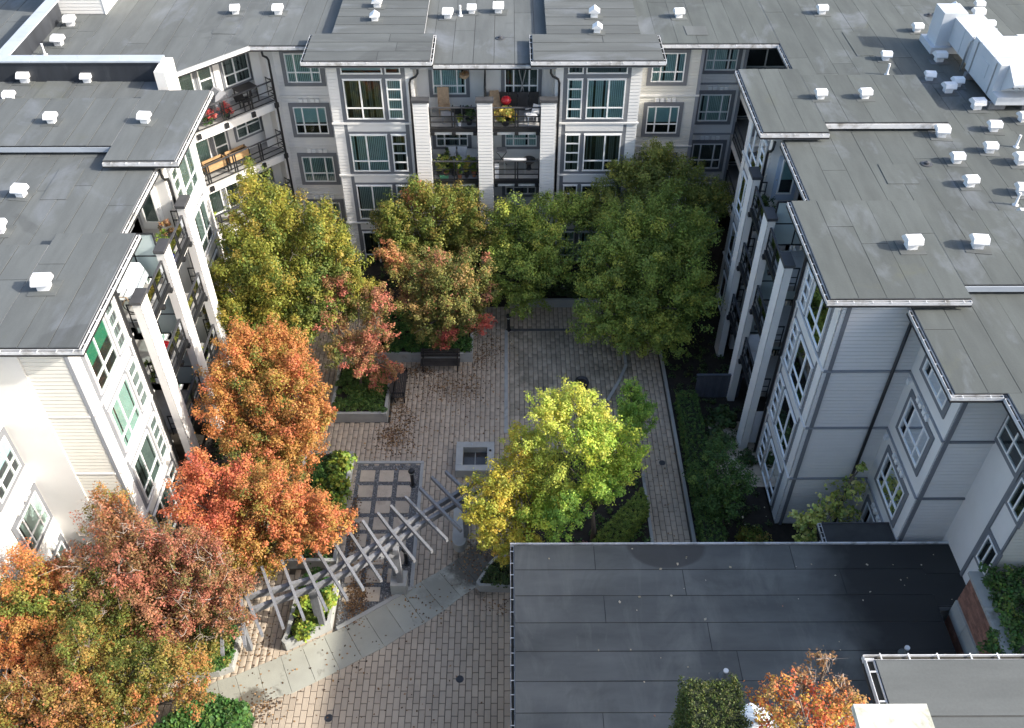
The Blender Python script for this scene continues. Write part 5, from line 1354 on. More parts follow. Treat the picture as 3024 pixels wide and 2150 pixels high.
# fallen leaves
def litter(name, spots, label, seed):
    rg = np.random.default_rng(seed)
    P = []
    for (x, y, sx, sy, n, z) in spots:
        q = np.stack([rg.normal(x, sx, n), rg.normal(y, sy, n), np.full(n, z) + rg.uniform(.004, .02, n)], 1); P.append(q)
    P = np.concatenate(P); T = len(P)
    ang = rg.uniform(0, 2 * np.pi, T); s = rg.uniform(.025, .055, T)
    a = np.stack([np.cos(ang), np.sin(ang), rg.normal(0, .25, T)], 1) * s[:, None]; b = np.stack([-np.sin(ang), np.cos(ang), rg.normal(0, .25, T)], 1) * s[:, None] * .7
    V = np.stack([P - a, P - b, P + a, P + b], 1).reshape(-1, 3); F = np.arange(T * 4).reshape(T, 4)
    base = np.array([(.15, .09, .05), (.24, .14, .07), (.10, .065, .045), (.32, .19, .08)])
    c = base[rg.integers(0, 4, T)] * rg.uniform(.7, 1.3, (T, 1))
    return tag(np_mesh(name, V, F, 'leaf', None, (0, 0, 0), np.repeat(c, 4, 0)), label, 'leaves', kind='stuff')
litter('fallen_leaves', [(-3.1, 30.5, .8, .4, 330, 0), (-1.9, 30.6, .6, .6, 200, 0), (-4.3, 31.6, .6, .25, 320, 0), (-1.4, 32.6, .4, .8, 240, 0), (-5.2, 27.5, .34, .34, 300, 0), (-4.9, 26.9, .6, .4, 200, 0), (-4.6, 28.2, .4, .5, 160, 0), (-5.0, 29.3, .25, .7, 260, 0), (-2.6, 29.2, 1.6, 1.6, 260, 0), (-.8, 33.2, .5, .7, 200, 0)], 'brown fallen leaves drifted round the benches', 81)
litter('fallen_leaves', [(-5.75, 19.3, .22, .55, 650, .02), (-5.6, 20.6, .5, .6, 120, .02), (-6.2, 22.2, .12, .6, 220, .02), (-6.3, 23.4, .1, .5, 120, .02)], 'drift of brown leaves on the gravel court', 82)
litter('fallen_leaves', [(-8.6, 15.0, .5, .35, 200, .015), (-6, 16.8, 1.6, .8, 70, .015), (-3.1, 18.9, .6, .4, 60, .015), (-9.3, 17, .6, .9, 160, 0), (-4, 15, 2.5, 1.2, 60, 0), (.0, 20.6, .5, .5, 90, 0), (-1.2, 20.9, .5, .6, 220, .015), (-.4, 18.9, .25, .2, 50, 0), (6.4, 25, .45, 3, 60, 0)], 'scattered leaves on the curved path and paving', 83)
def pale(n, box, z, label, seed, szs=(.025, .06)):
    rg = np.random.default_rng(seed)
    P = np.stack([rg.uniform(box[0], box[1], n), rg.uniform(box[2], box[3], n), np.full(n, z)], 1)
    s = rg.choice([szs[0], szs[0] * 1.4, szs[1]], n, p=[.6, .28, .12]); ang = rg.uniform(0, 6.28, n)
    a = np.stack([np.cos(ang), np.sin(ang), rg.normal(0, .3, n)], 1) * s[:, None]; b = np.stack([-np.sin(ang), np.cos(ang), rg.normal(0, .3, n)], 1) * s[:, None] * .8
    V = np.stack([P - a, P - b, P + a, P + b], 1).reshape(-1, 3)
    c = np.array([(.62, .55, .42), (.50, .42, .28), (.5, .2, .12)])[rg.choice(3, n, p=[.6, .32, .08])]
    return tag(np_mesh('fallen_leaves', V, np.arange(n * 4).reshape(n, 4), 'leaf', None, (0, 0, 0), np.repeat(c, 4, 0)), label, 'leaves', kind='stuff')
pale(70, (1, 15.4, 11.2, 18.9), 3.63, 'pale leaves dotted over the dark hall roof', 84)
pale(26, (8, 10.3, 18, 23), .95, 'pale leaves on the hedges right of the walk', 85, (.03, .06))
# ================================================================== ROOF VENTS AND PLANT
def make_vent(gable_front):
    r = bpy.data.objects.new('roof_vent', None); COL.objects.link(r); WL[r] = Vector((0, 0, 0)); r.empty_display_size = .2
    MB().prism([(-.42, -.36), (.40, -.38), (.43, .37), (-.38, .41)], .0125, .022).build('flashing', 'sheetx', r)
    MB().box(-.16, .16, -.15, .15, .0225, .30).build('curb', 'vent', r)
    h = MB()
    if gable_front:      # ridge runs away from the viewer
        prof = [(-.25, .25), (-.25, .29), (0, .47), (.25, .29), (.25, .25)]
        vs = [(x, -.25, z) for x, z in prof] + [(x, .25, z) for x, z in prof]
    else:                # ridge runs left to right, gable ends flare
        prof = [(-.26, .24), (-.27, .29), (-.10, .45), (.18, .45), (.26, .29), (.25, .24)]
        vs = [(-.25, y, z) for y, z in prof] + [(.25, y, z) for y, z in prof]
    n = len(prof)
    h.add(vs, [tuple(range(n)), tuple(range(2 * n - 1, n - 1, -1))] + [(i, (i + 1) % n, n + (i + 1) % n, n + i) for i in range(n)])
    h.build('hood', 'vent', r)
    return r
V_A, V_B = make_vent(False), make_vent(True)
ORD = ['leftmost', 'second', 'third', 'fourth', 'fifth', 'sixth', 'seventh', 'eighth', 'ninth', 'tenth', 'eleventh', 'twelfth', 'thirteenth', 'fourteenth', 'fifteenth', 'sixteenth', 'seventeenth', 'eighteenth', 'nineteenth', 'twentieth', 'twenty-first', 'twenty-second', 'twenty-third', 'twenty-fourth']
first_use = {V_A: True, V_B: True}
def place_vent(src, x, y, z, label, rz=0, sc=1.0):
    if first_use[src]:
        r = src; first_use[src] = False; r.location = (x, y, z); WL[r] = Vector((x, y, z))
    else:
        r = src.copy(); COL.objects.link(r); r.location = (x, y, z); WL[r] = Vector((x, y, z))
        for ch in src.children:
            c = ch.copy(); COL.objects.link(c); c.parent = r
    r.rotation_euler = (0, 0, rz); r.scale = (sc, sc, sc)
    tag(r, label, 'vent', 'white roof vents')
def vents(src, pts, z, where, rz=0, sc=1.0):
    pts = sorted(pts)
    for i, (x, y) in enumerate(pts):
        o = ORD[i] if i == 0 else ORD[i] + ' from the left'
        place_vent(src, x, y, z, 'white roof vent, %s %s' % (o, where) if len(pts) > 1 else 'white hooded roof vent, the only one ' + where, rz + rnd.uniform(-.12, .12), sc * rnd.uniform(.86, 1.06))
vents(V_A, [(-21.05, 43.72), (-20.84, 41.54)], ZL, 'behind the long parapet at top left')
vents(V_A, [(-20.99, 36.15), (-20.98, 37.83), (-18.29, 37.82)], ZL, 'in front of the long parapet')
vents(V_A, [(-18.16, 33.52), (-14.45, 33.51)], ZR, 'on the raised left roof above the notch')
vents(V_A, [(-17.72, 28.84), (-17.6, 26.56)], ZL, 'on the low middle roof at the left edge')
vents(V_A, [(-14.59, 22.92)], ZR, 'on the nearest left roof', 0, 1.05)
vents(V_A, [(-13.43, 45.1), (-11.32, 45.05)], ZL, 'on the back roof left of the bays')
vents(V_A, [(-2.97, 44.56), (-1.82, 45.13), (-.51, 45.2)], ZL, 'on the low roof between the two back bays')
vents(V_B, [(-6.36, 43.31), (-6.41, 44.92)], ZR, 'on the left back bay roof')
vents(V_B, [(4.08, 43.69), (4.1, 41.94)], ZR, 'on the right back bay roof')
vents(V_A, [(8.29, 44.6), (15.37, 44.99)], ZL, 'on the back roof right of the bays', math.pi)
vents(V_A, [(12.85, 35.43), (14.69, 35.46)], ZR, 'on the raised right roof', math.pi)
vents(V_A, [(13.28, 24.99), (15.49, 25.02)], ZR, 'on the nearest raised right roof', math.pi)
vents(V_A, [(16.99, 39.87), (19.37, 42.89), (19.34, 39.72), (21.44, 44.72), (22.83, 44.47), (23.28, 45.5), (22.89, 43.19), (23.73, 41.53)], ZL, 'among the vents behind the air handler', math.pi)
vents(V_A, [(18.3, 37.9), (19.29, 37.32), (18.71, 36.75), (19.38, 35.28), (20.9, 34.23)], ZL, 'in the shade before the air handler', math.pi)
vents(V_A, [(19.39, 33.45), (17.14, 33.02), (18.6, 31.8), (17.05, 31.04), (16.95, 29.39), (19.45, 30.93), (18.65, 28.83), (18.08, 27.25)], ZL, 'on the low right roof', math.pi)
vents(V_B, [(21.99, 45.22)], ZL, 'with a pitched cap at the top right')
for nme, x, y, lb in (('a', -21.14, 40.53, 'thin white vent pipe just behind the long parapet'), ('b', -20.9, 35.52, 'thin white vent pipe at the left edge of the roof'), ('c', -2.37, 44.8, 'short vent pipe between vents on the back roof'), ('d', 16.61, 38.37, 'white vent pipe behind the raised right roof'), ('e', 19.81, 32.16, 'white vent pipe near the right edge, upper one'), ('f', 18.16, 28.11, 'white vent pipe near the right edge, lower one')):
    o = empty('vent_pipe', (x, y, ZL), lb, 'pipe', 'roof vent pipes')
    MB().lathe((x, y, ZL), [(.12, 0), (.12, .02), (.05, .05), (.04, .35), (.04, .5)], 10).build('pipe', 'vent', o, smooth=True)
    MB().lathe((x, y, ZL + .5), [(.05, -.1), (.05, .02)], 10).build('collar', 'vent', o)
for x, y, lb in ((6.55, 14.15, 'small white pipe stub on the hall roof above the terrace tree'), (12.3, 14.9, 'white ring topped pipe stub at the right of the hall roof')):
    o = empty('vent_pipe', (x, y, 3.6), lb, 'pipe', 'hall roof pipes')
    MB().lathe((x, y, 3.6), [(.2, 0), (.16, .05), (.08, .10), (.07, .35)], 12).build('pipe', 'sheet', o, smooth=True)
    MB().lathe((x, y, 3.94), [(.08, 0), (.08, .06), (.05, .06)], 12).build('collar', 'vent', o)

# air handling unit with its duct
ah = empty('air_handler', (21, 37.5, ZL), 'big white rooftop air handler with a ducted elbow at top right', 'air conditioner')
MB().box(19.95, 22.2, 35.6, 38.4, 11.75, 13.2).build('casing', 'hvac', ah, bevel=.02)
for y in (36.3, 37.0, 37.7): MB().box(19.93, 22.22, y - .02, y + .02, 13.2, 13.235).build('roof_rib', 'hvac', ah)
for y in (35.9, 37.9): MB().box(19.90, 19.945, y - .02, y + .02, 11.8, 13.15).build('seam', 'steel', ah)
MB().box(19.925, 19.948, 36.5, 37.3, 12.2, 12.8).build('access_panel', 'hvac', ah)
d = MB().box(19.95, 21.3, 38.41, 41.0, 11.95, 13.05).build('duct', 'hvac', ah)
MB().box(19.93, 21.32, 39.4, 39.45, 11.93, 13.07).build('flange', 'hvac', d)
MB().box(19.40, 20.45, 40.65, 41.75, 11.75, 13.25).build('elbow', 'hvac', d)
MB().box(19.2, 20.6, 40.45, 41.95, ZL, 11.75).build('duct_curb', 'hvac', d)
hd = MB()
hd.add([(20.3, 35.6, 13.2), (22.2, 35.6, 13.2), (22.2, 34.75, 12.75), (20.3, 34.75, 12.75), (20.3, 35.6, 12.1), (22.2, 35.6, 12.1), (22.2, 34.75, 12.65), (20.3, 34.75, 12.65)], [(0, 1, 2, 3), (0, 3, 7, 4), (1, 5, 6, 2), (3, 2, 6, 7)])
hd = hd.build('intake_hood', 'hvac', ah)
for i in range(7): MB().box(20.4 + i * .26, 20.44 + i * .26, 34.85, 35.58, 12.5, 12.52).build('louvre', 'steel', hd)
MB().box(19.97, 22.2, 35.0, 35.6, 11.75, 12.08).build('drain_pan', 'hvac', ah)
for x in (20.2, 21.6):
    for y in (35.3, 38.0): MB().box(x - .35, x + .35, y - .1, y + .1, ZL, 11.74).build('sleeper', 'wood', ah)
downpipe(ah, [(19.85, 38.5, 11.6), (19.85, 38.5, 12.9), (20.0, 38.5, 13.1)], .05, 'steel')
st = empty('stair_head', (-21, 46.5, ZL), 'white clapboard stair penthouse at the top left of the roof', 'penthouse')
MB().box(-22.1, -19.8, 45.05, 49, ZL, 14.2).build('wall', 'white', st)
MB().siding(Fr((-22.1, 45.05), (1, 0), (0, -1)), 0, 2.3, ZL + .05, 14.2).build('siding', 'white', st)
MB().box(-19.8, -19.76, 45.0, 49, ZL, 14.2).build('corner_board', 'vinyl', st)
MB().box(-22.3, -19.6, 44.9, 49.2, 14.21, 14.35).build('roof', 'fascia', st)

# ================================================================== PERGOLA
pg = empty('pergola', (-5, 19, 0), 'curved grey timber pergola with crossing rafters over the gravel court', 'pergola')
RAF = [((-8.57, 16.89), (-8.06, 15.98)), ((-8.29, 18.02), (-7.43, 16.26)), ((-7.93, 18.86), (-6.8, 16.57)), ((-7.36, 19.18), (-6.11, 16.92)), ((-6.54, 18.93), (-5.48, 17.33)), ((-6.09, 19.43), (-4.97, 17.7)), ((-5.86, 20.26), (-4.4, 18.05)), ((-5.32, 20.57), (-3.9, 18.42)), ((-4.81, 20.92), (-3.32, 18.84)), ((-4.37, 21.25), (-2.74, 19.24)), ((-3.87, 21.67), (-2.23, 19.72)), ((-3.36, 22.09), (-1.75, 20.14)), ((-2.87, 22.51), (-1.3, 20.57)), ((-2.44, 22.89), (-.82, 20.96)), ((-9.1, 17.6), (-8.55, 15.6)), ((-9.7, 17.3), (-9.2, 15.3))]
for i, (a, b) in enumerate(RAF):
    a = Vector((*a, 2.98)); b = Vector((*b, 2.98))
    if (b - a).length < 2.5:      # hidden ends under leaves: true length
        m_ = b if i in (0,) else b
        a = b + (a - b).normalized() * 2.62
    MB().bar(a, b, .095, .17).build('rafter', 'wood', pg)
UP = [(-9.6, 17.55), (-8.9, 17.6), (-8.1, 17.82), (-6.8, 18.29), (-5.9, 18.85), (-4.7, 19.75), (-3.54, 20.78), (-1.94, 22.04), (-1.2, 22.7)]
LOW = [(-9.3, 16.9), (-8.56, 17.1), (-7.99, 17.38), (-6.74, 17.91), (-5.41, 18.67), (-4.15, 19.75), (-3.18, 20.60), (-1.71, 21.77), (-.95, 22.4)]
for P_ in (UP, LOW):
    for a, b in zip(P_, P_[1:]):
        MB().bar((*a, 2.75), (*b, 2.75), .13, .24).build('beam', 'wood', pg)
for (x, y, z) in ((-6.74, 17.94, .5), (-6.95, 18.25, .5), (-4.08, 19.65, .6), (-4.28, 19.95, .6), (-1.7, 21.8, .4), (-9.2, 17.05, .3)):
    MB().box(x - .1, x + .1, y - .1, y + .1, z, 2.63).build('post', 'wood', pg)
MB().box(-4.45, -3.85, 19.42, 20.1, 0, .6).build('plinth', 'concrete', pg, bevel=.015)
MB().bar((-4.08, 19.65, 2.2), (-4.6, 19.25, 2.63), .08, .1).build('brace', 'wood', pg)

# ================================================================== BENCHES, LIGHTS, SMALL THINGS
def bench(c, rz, label):
    o = empty('park_bench', (c[0], c[1], 0), label, 'bench', 'dark slatted benches')
    f = Fr(c, (math.cos(rz), math.sin(rz)), (math.sin(rz), -math.cos(rz)))      # w points to the sitter's front
    for i in range(6): MB().box(-.92, .92, -.22 + i * .085, -.22 + i * .085 + .07, .42, .455, f).build('seat_slat', 'darkwood', o)
    for i in range(5): MB().box(-.92, .92, -.30 - i * .022, -.272 - i * .022, .52 + i * .085, .59 + i * .085, f).build('back_slat', 'darkwood', o)
    for u in (-.8, .8):
        MB().box(u - .025, u + .025, .2, .26, 0, .62, f).build('leg', 'black', o)
        MB().bar(f.p(u, -.18, 0), f.p(u, -.40, .96), .05, .05).build('leg', 'black', o)
        MB().box(u - .03, u + .03, -.3, .28, .62, .655, f).build('arm_rest', 'black', o)
        MB().box(u - .025, u + .025, -.25, .22, .38, .418, f).build('seat_rail', 'black', o)
    return o
bench((-3.25, 31.75), 0, 'dark slatted bench facing the viewer before the long planter')
bench((-5.0, 30.3), math.pi / 2, 'dark slatted bench seen end-on along the square planter')
def bollard(x, y, label, h=1.0):
    o = empty('bollard_light', (x, y, 0), label, 'bollard', 'black bollard lights')
    MB().lathe((x, y, 0), [(.13, 0), (.13, .03), (.075, .04), (.075, h - .25)], 14).build('post', 'black', o, smooth=False)
    MB().lathe((x, y, h - .25), [(.07, 0), (.07, .12)], 14).build('lens', 'blind2', o)
    MB().lathe((x, y, h - .13), [(.13, 0), (.14, .05), (.10, .12), (.02, .15)], 14).build('hood', 'black', o)
bollard(-4.03, 24.68, 'black bollard light on the gravel court near its top corner')
bollard(-3.98, 20.82, 'black bollard light beside the pergola plinth')
bollard(-.05, 34.5, 'black bollard light at the far corner of the court')
for x, y, lb in ((-1.76, 16.03, 'round drain cover in the paving left of the hall'), (-6.12, 14.64, 'round drain cover near the bottom edge of the paving'), (6.48, 25.88, 'round drain cover in the right hand walk')):
    o = empty('drain_cover', (x, y, 0), lb, 'drain', 'drain covers')
    MB().lathe((x, y, -.02), [(.14, 0), (.14, .03), (.11, .032)], 16).build('rim', 'cap', o)
    for i in range(5): MB().box(x - .09, x + .09, y - .09 + i * .045 - .012, y - .09 + i * .045 + .012, .008, .016).build('bar', 'black', o)
# rounded concrete seat under the golden tree
sx = [(-2.25 + .28 * math.cos(t) + .28, 21.65 + .35 * math.sin(t)) for t in np.linspace(math.pi, 2 * math.pi, 10)]
rs = empty('concrete_seat', (-1.9, 22, 0), 'round ended concrete seat block below the golden tree', 'seat')
MB().prism(sx + [(-1.69, 23.2), (-2.25, 23.2)], 0, .45).build('seat_block', 'concrete', rs, bevel=.02)
# dark urns on the court
for x, y, lb in ((3.3, 30.4, 'dark round pot standing on the court above the lime tree'), (5.2, 33.5, 'dark round pot at the top right corner of the court')):
    o = empty('plant_pot', (x, y, 0), lb, 'pot')
    MB().lathe((x, y, 0), [(.2, 0), (.3, .15), (.34, .4), (.3, .52), (.26, .52), (.24, .4)], 16).build('pot', 'darkpot', o, smooth=True)
    MB().lathe((x, y, .39), [(.25, 0), (.2, .03)], 16).build('soil', 'soil', o)
# slate coloured fence panel by the patio
fn = empty('fence_panel', (9.4, 29.75, 0), 'slate blue board fence screening the patio of the right wing', 'fence')
for i in range(13): MB().box(8.38 + i * .155, 8.38 + i * .155 + .147, 29.72, 29.75, .08, 1.45).build('board', 'slate', fn)
for z in (.3, 1.2): MB().box(8.36, 10.4, 29.751, 29.80, z - .04, z + .04).build('rail', 'slate', fn)
MB().box(8.33, 10.44, 29.68, 29.80, 1.451, 1.50).build('cap_rail', 'slate', fn)

# ================================================================== THINGS ON THE BALCONIES
def at(fr, u, w, z): return fr.p(u, w, z)
def pot_plant(p, r, h, label, pal, mpot='terra', per=40, size=.07, seed=0, cat='potted plant', group=None, n=14, pr=.16):
    o = empty('potted_plant', p, label, cat, group)
    MB().lathe(p, [(pr * .7, 0), (pr, .26), (pr * 1.08, .26), (pr * 1.08, .31), (pr * .9, .31)], 12).build('pot', mpot, o)
    rg = np.random.default_rng(seed)
    P = np.array(p) + np.array([0, 0, .32]) + rg.normal(size=(n, 3)) * np.array([r * .5, r * .5, 0]) + np.stack([np.zeros(n), np.zeros(n), rg.uniform(0, h, n)], 1)
    V, F, Cc = leaves(P, np.full(n, r * .45), [pal] * n, per, size, .6, .9, seed)
    np_mesh('foliage', V, F, 'leaf', o, WL[o], Cc)
    return o
def chair(p, rz, m, label, w=.5, group=None, back=.85):
    o = empty('chair', p, label, 'chair', group)
    f = Fr(p[:2], (math.cos(rz), math.sin(rz)), (math.sin(rz), -math.cos(rz))); z = p[2]
    MB().box(-w / 2, w / 2, -.24, .26, z + .40, z + .44, f).build('seat', m, o, bevel=.01)
    MB().bar(f.p(0, -.25, z + .44), f.p(0, -.36, z + back), w, .035).build('backrest', m, o)
    for u in (-w / 2 + .03, w / 2 - .03):
        MB().box(u - .018, u + .018, .2, .24, z, z + .40, f).build('leg', m, o); MB().box(u - .018, u + .018, -.24, -.2, z, z + .40, f).build('leg', m, o)
        MB().box(u - .02, u + .02, -.28, .22, z + .62, z + .645, f).build('arm_rest', m, o)
    return o
# splayed corner, top balcony
p = at(frD, 1.55, -.35, FL[3]); pot_plant(p, .34, .35, 'pot of red geraniums on the top corner balcony, left one', 'flower', 'darkpot', 46, .06, 201)
pot_plant(at(frD, 2.45, -.30, FL[3]), .3, .4, 'taller pot of red flowers on the top corner balcony, right one', 'flower', 'darkpot', 40, .06, 202)
shrub('flower_foliage', tuple(at(frD, 1.5, -.35, FL[3] + .1)), .36, 'green leaves of the left geranium pot', 'lush', 30, .06, 14, 203)
shrub('flower_foliage', tuple(at(frD, 2.45, -.3, FL[3] + .1)), .32, 'green leaves of the right flower pot', 'lush', 30, .06, 14, 204)
gr = empty('barbecue', at(frD, 2.6, -1.05, FL[3]), 'barbecue under a grey fabric cover on the top corner balcony', 'barbecue')
c0 = WL[gr]
cv = MB()
pr = [(-.35, 0), (-.38, .55), (-.25, .95), (0, 1.12), (.25, .95), (.38, .55), (.35, 0)]
vs = [tuple(frD.p(2.6 + u, -1.30, FL[3] + z)) for u, z in pr] + [tuple(frD.p(2.6 + u, -.80, FL[3] + z * .96)) for u, z in pr]
n = len(pr)
cv.add(vs, [tuple(range(n)), tuple(range(2 * n - 1, n - 1, -1))] + [(i, i + 1, n + i + 1, n + i) for i in range(n - 1)])
cv.build('cover', 'greycloth', gr, bevel=.03)
MB().box(2.2, 2.3, -.78, -.72, FL[3] + .3, FL[3] + .5, frD).build('side_shelf', 'plastic', gr)
tb = empty('patio_table', at(frD, 4.0, -.9, FL[3]), 'dark patio table in the corner of the top balcony', 'table')
MB().box(3.5, 4.5, -1.3, -.55, FL[3] + .70, FL[3] + .74, frD).build('table_top', 'darkwood', tb)
for u in (3.56, 4.44):
    for w in (-1.24, -.61): MB().box(u - .025, u + .025, w - .025, w + .025, FL[3], FL[3] + .70, frD).build('leg', 'darkwood', tb)
chair(at(frD, 3.6, -.4, FL[3]), 2.3, 'black', 'black chair before the dark table on the top corner balcony')
MB_ = MB()
# cedar planter boxes on the middle corner balcony
for i, u in enumerate((.75, 2.05)):
    lb = ('left', 'right')[i] + ' long cedar planter box on dark legs on the middle corner balcony'
    o = empty('planter_box', at(frD, u + .6, -.62, FL[2]), lb, 'planter box', 'cedar planter boxes')
    for j in range(3): MB().box(u + .06, u + 1.14, -.44, -.415, FL[2] + .38 + j * .135, FL[2] + .51 + j * .135, frD).build('board', 'cedar', o)
    for j in range(3): MB().box(u + .06, u + 1.14, -.82, -.795, FL[2] + .38 + j * .135, FL[2] + .51 + j * .135, frD).build('board', 'cedar', o)
    for e in (u, u + 1.14):
        MB().box(e, e + .06, -.83, -.77, FL[2], FL[2] + .82, frD).build('leg', 'black', o); MB().box(e, e + .06, -.46, -.40, FL[2], FL[2] + .82, frD).build('leg', 'black', o)
        MB().box(e + .01, e + .05, -.77, -.46, FL[2] + .38, FL[2] + .78, frD).build('end_board', 'cedar', o)
    MB().box(u + .07, u + 1.13, -.79, -.45, FL[2] + .42, FL[2] + .70, frD).build('soil', 'soil', o)
    MB().box(u + .02, u + 1.18, -.84, -.78, FL[2] + .79, FL[2] + .815, frD).box(u + .02, u + 1.18, -.47, -.39, FL[2] + .79, FL[2] + .815, frD).build('rim', 'cedar', o)
pot_plant(at(frD, .6, -.9, FL[1]), .35, .7, 'leggy green plant on the lowest corner balcony, left', 'hyd', 'darkpot', 20, .09, 205)
pot_plant(at(frD, 1.5, -.5, FL[1]), .3, .5, 'low mixed plant pot on the lowest corner balcony', 'gr', 'terra', 24, .08, 206)
tg = empty('barbecue', at(frD, 3.9, -.7, FL[1]), 'grey gas barbecue on the lowest corner balcony', 'barbecue')
MB().box(3.5, 4.4, -1.0, -.45, FL[1] + .75, FL[1] + 1.05, frD).build('lid', 'greycloth', tg, bevel=.06)
MB().box(3.6, 4.3, -.95, -.5, FL[1], FL[1] + .74, frD).build('cabinet', 'black', tg)
# back wing, top left cell
chair(at(frN, -1.95, -.75, FL[3]), .15, 'tan', 'tan slatted wooden chair on the top left back balcony', .55, back=1.25)
for i, u in enumerate((-1.35, -.85)):
    chair(at(frN, u, -.3, FL[3]), math.pi, 'black', ('left', 'right') [i] + ' black basket chair on the top left back balcony', .44)
hb = empty('hanging_basket', at(frN, -.95, -.9, 10.2), 'brown hanging basket by the top left back window', 'basket')
MB().lathe(at(frN, -.95, -.9, 10.2), [(.05, 0), (.2, .12), (.24, .26), (.2, .26)], 12).build('basket', 'tan', hb)
MB().tube([at(frN, -.95, -.9, 10.4), at(frN, -.95, -.9, 11.1)], .008, 4).build('chain', 'black', hb)
P = np.array(WL[hb]) + np.array([0, 0, .25]) + nrg.normal(size=(9, 3)) * .1
V, F, Cc = leaves(P, np.full(9, .12), ['dry'] * 9, 26, .06, .5, .9, 207); np_mesh('foliage', V, F, 'leaf', hb, WL[hb], Cc)
tb = empty('side_table', at(frN, -1.75, .05, FL[3]), 'small blue grey table with wood pieces on the top left back balcony', 'table')
MB().box(-2.05, -1.45, -.15, .3, FL[3] + .48, FL[3] + .52, frN).build('table_top', 'greycloth', tb)
for u in (-2.0, -1.5): MB().box(u - .02, u + .02, .05, .09, FL[3], FL[3] + .48, frN).build('leg', 'greycloth', tb)
pot_plant(at(frN, -.75, .15, FL[3]), .25, .45, 'grassy pot at the right of the top left back balcony', 'shade', 'darkpot', 26, .12, 208)
pot_plant(at(frN, -1.2, .25, FL[3]), .18, .2, 'little pale plant by the rail of the top left back balcony', 'gr', 'plastic', 24, .07, 209, pr=.1)
# top right cell
pot_plant(at(frN, .95, .2, FL[3]), .42, .45, 'big yellow green grass pot on the top right back balcony', 'gold', 'darkpot', 60, .13, 210, pr=.22, n=20)
kt = empty('kettle_grill', at(frN, .98, -.6, FL[3]), 'red kettle grill on the top right back balcony', 'grill')
MB().lathe(at(frN, .98, -.6, FL[3] + .62), [(.02, 0), (.18, .06), (.25, .18), (.25, .24), (.20, .36), (.08, .43), (.02, .44)], 16).build('bowl', 'red', kt, smooth=True)
for a in range(3):
    MB().tube([at(frN, .98, -.6, FL[3] + .7), at(frN, .98 + .22 * math.cos(a * 2.1), -.6 + .22 * math.sin(a * 2.1), FL[3])], .014, 5).build('leg', 'black', kt)
MB().tube([at(frN, .93, -.6, FL[3] + 1.08), at(frN, 1.03, -.6, FL[3] + 1.08)], .014, 5).build('handle', 'black', kt)
sc = empty('screen_panel', at(frN, 1.5, -1.2, FL[3]), 'dark folding screen along the wall of the top right back balcony', 'screen')
for i in range(4): MB().box(.55 + i * .5, 1.03 + i * .5, -1.22, -1.19, FL[3], FL[3] + .95, frN).build('panel', 'darkwood', sc)
cvr = empty('covered_chair', at(frN, .32 + .2, -.9, FL[3]), 'chair under a pale brown cover beside the privacy screen', 'chair')
MB().add([tuple(at(frN, u, w, FL[3] + z)) for u, w, z in ((.15, -1.3, 0), (.8, -1.3, 0), (.8, -.5, 0), (.15, -.5, 0), (.2, -1.25, 1.0), (.62, -1.2, 1.05), (.7, -.55, .6), (.2, -.55, .62))], [(0, 3, 7, 4), (3, 2, 6, 7), (2, 1, 5, 6), (1, 0, 4, 5), (4, 7, 6, 5)]).build('cover', 'tan', cvr)
chair(at(frN, 2.15, .0, FL[3]), -1.2, 'plastic', 'white chair at the right end of the top right back balcony', .45)
ld = empty('step_ladder', at(frN, 1.75, -1.1, FL[3]), 'pale folding ladder leaning behind the top right back balcony', 'ladder')
for s_ in (-1, 1):
    MB().bar(at(frN, 1.75 - .22 * s_, -1.30, FL[3] + .2), at(frN, 1.75 + .16 * s_, -1.32, FL[3] + 2.0), .05, .03).build('rail', 'steel', ld)
for q in (.35, .6): MB().box(1.6, 1.9, -1.34, -1.28, FL[3] + q, FL[3] + q + .03, frN).build('tread', 'steel', ld)
# third floor left cell: plants and white chairs
for i, (u, w, h, pl_) in enumerate(((-2.3, .15, .8, 'mag'), (-1.95, .3, .9, 'gr'), (-1.6, .1, .6, 'oc'), (-1.3, .3, .8, 'hyd'), (-.95, .25, .9, 'gold'), (-.6, .2, .8, 'gr'), (-2.0, -.3, .9, 'shade'))):
    pot_plant(at(frN, u, w, FL[2]), .2, h, ['pale flowering plant at the left end', 'tall green plant next to the left end', 'ochre foliage plant third from the left', 'lime plant in the middle', 'golden upright plant right of centre', 'green plant at the right end', 'dark plant behind the row'][i] + ' of the crowded third floor balcony', pl_, ('darkpot', 'terra')[i % 2], 46, .085, 220 + i, pr=.12, n=20)
for i, u in enumerate((-1.75, -1.2)): chair(at(frN, u, -.75, FL[2]), 0, 'plastic', ('left', 'right')[i] + ' white plastic chair behind the plants on the third floor', .48, back=.92)
tb = empty('patio_table', at(frN, -.75, -.8, FL[2]), 'white table with things on it on the crowded third floor balcony', 'table')
MB().box(-1.0, -.42, -1.2, -.4, FL[2] + .72, FL[2] + .75, frN).build('table_top', 'plastic', tb)
for u in (-.97, -.45): MB().box(u - .02, u + .02, -.45, -.41, FL[2], FL[2] + .72, frN).build('leg', 'plastic', tb)
o = empty('storage_tub', at(frN, -2.0, .38, FL[2]), 'green plastic tub by the rail of the crowded third floor balcony', 'tub')
MB().box(-2.25, -1.85, .25, .45, FL[2], FL[2] + .16, frN).build('tub', 'greentub', o); MB().box(-2.27, -1.83, .24, .46, FL[2] + .161, FL[2] + .185, frN).build('lid', 'greentub', o)
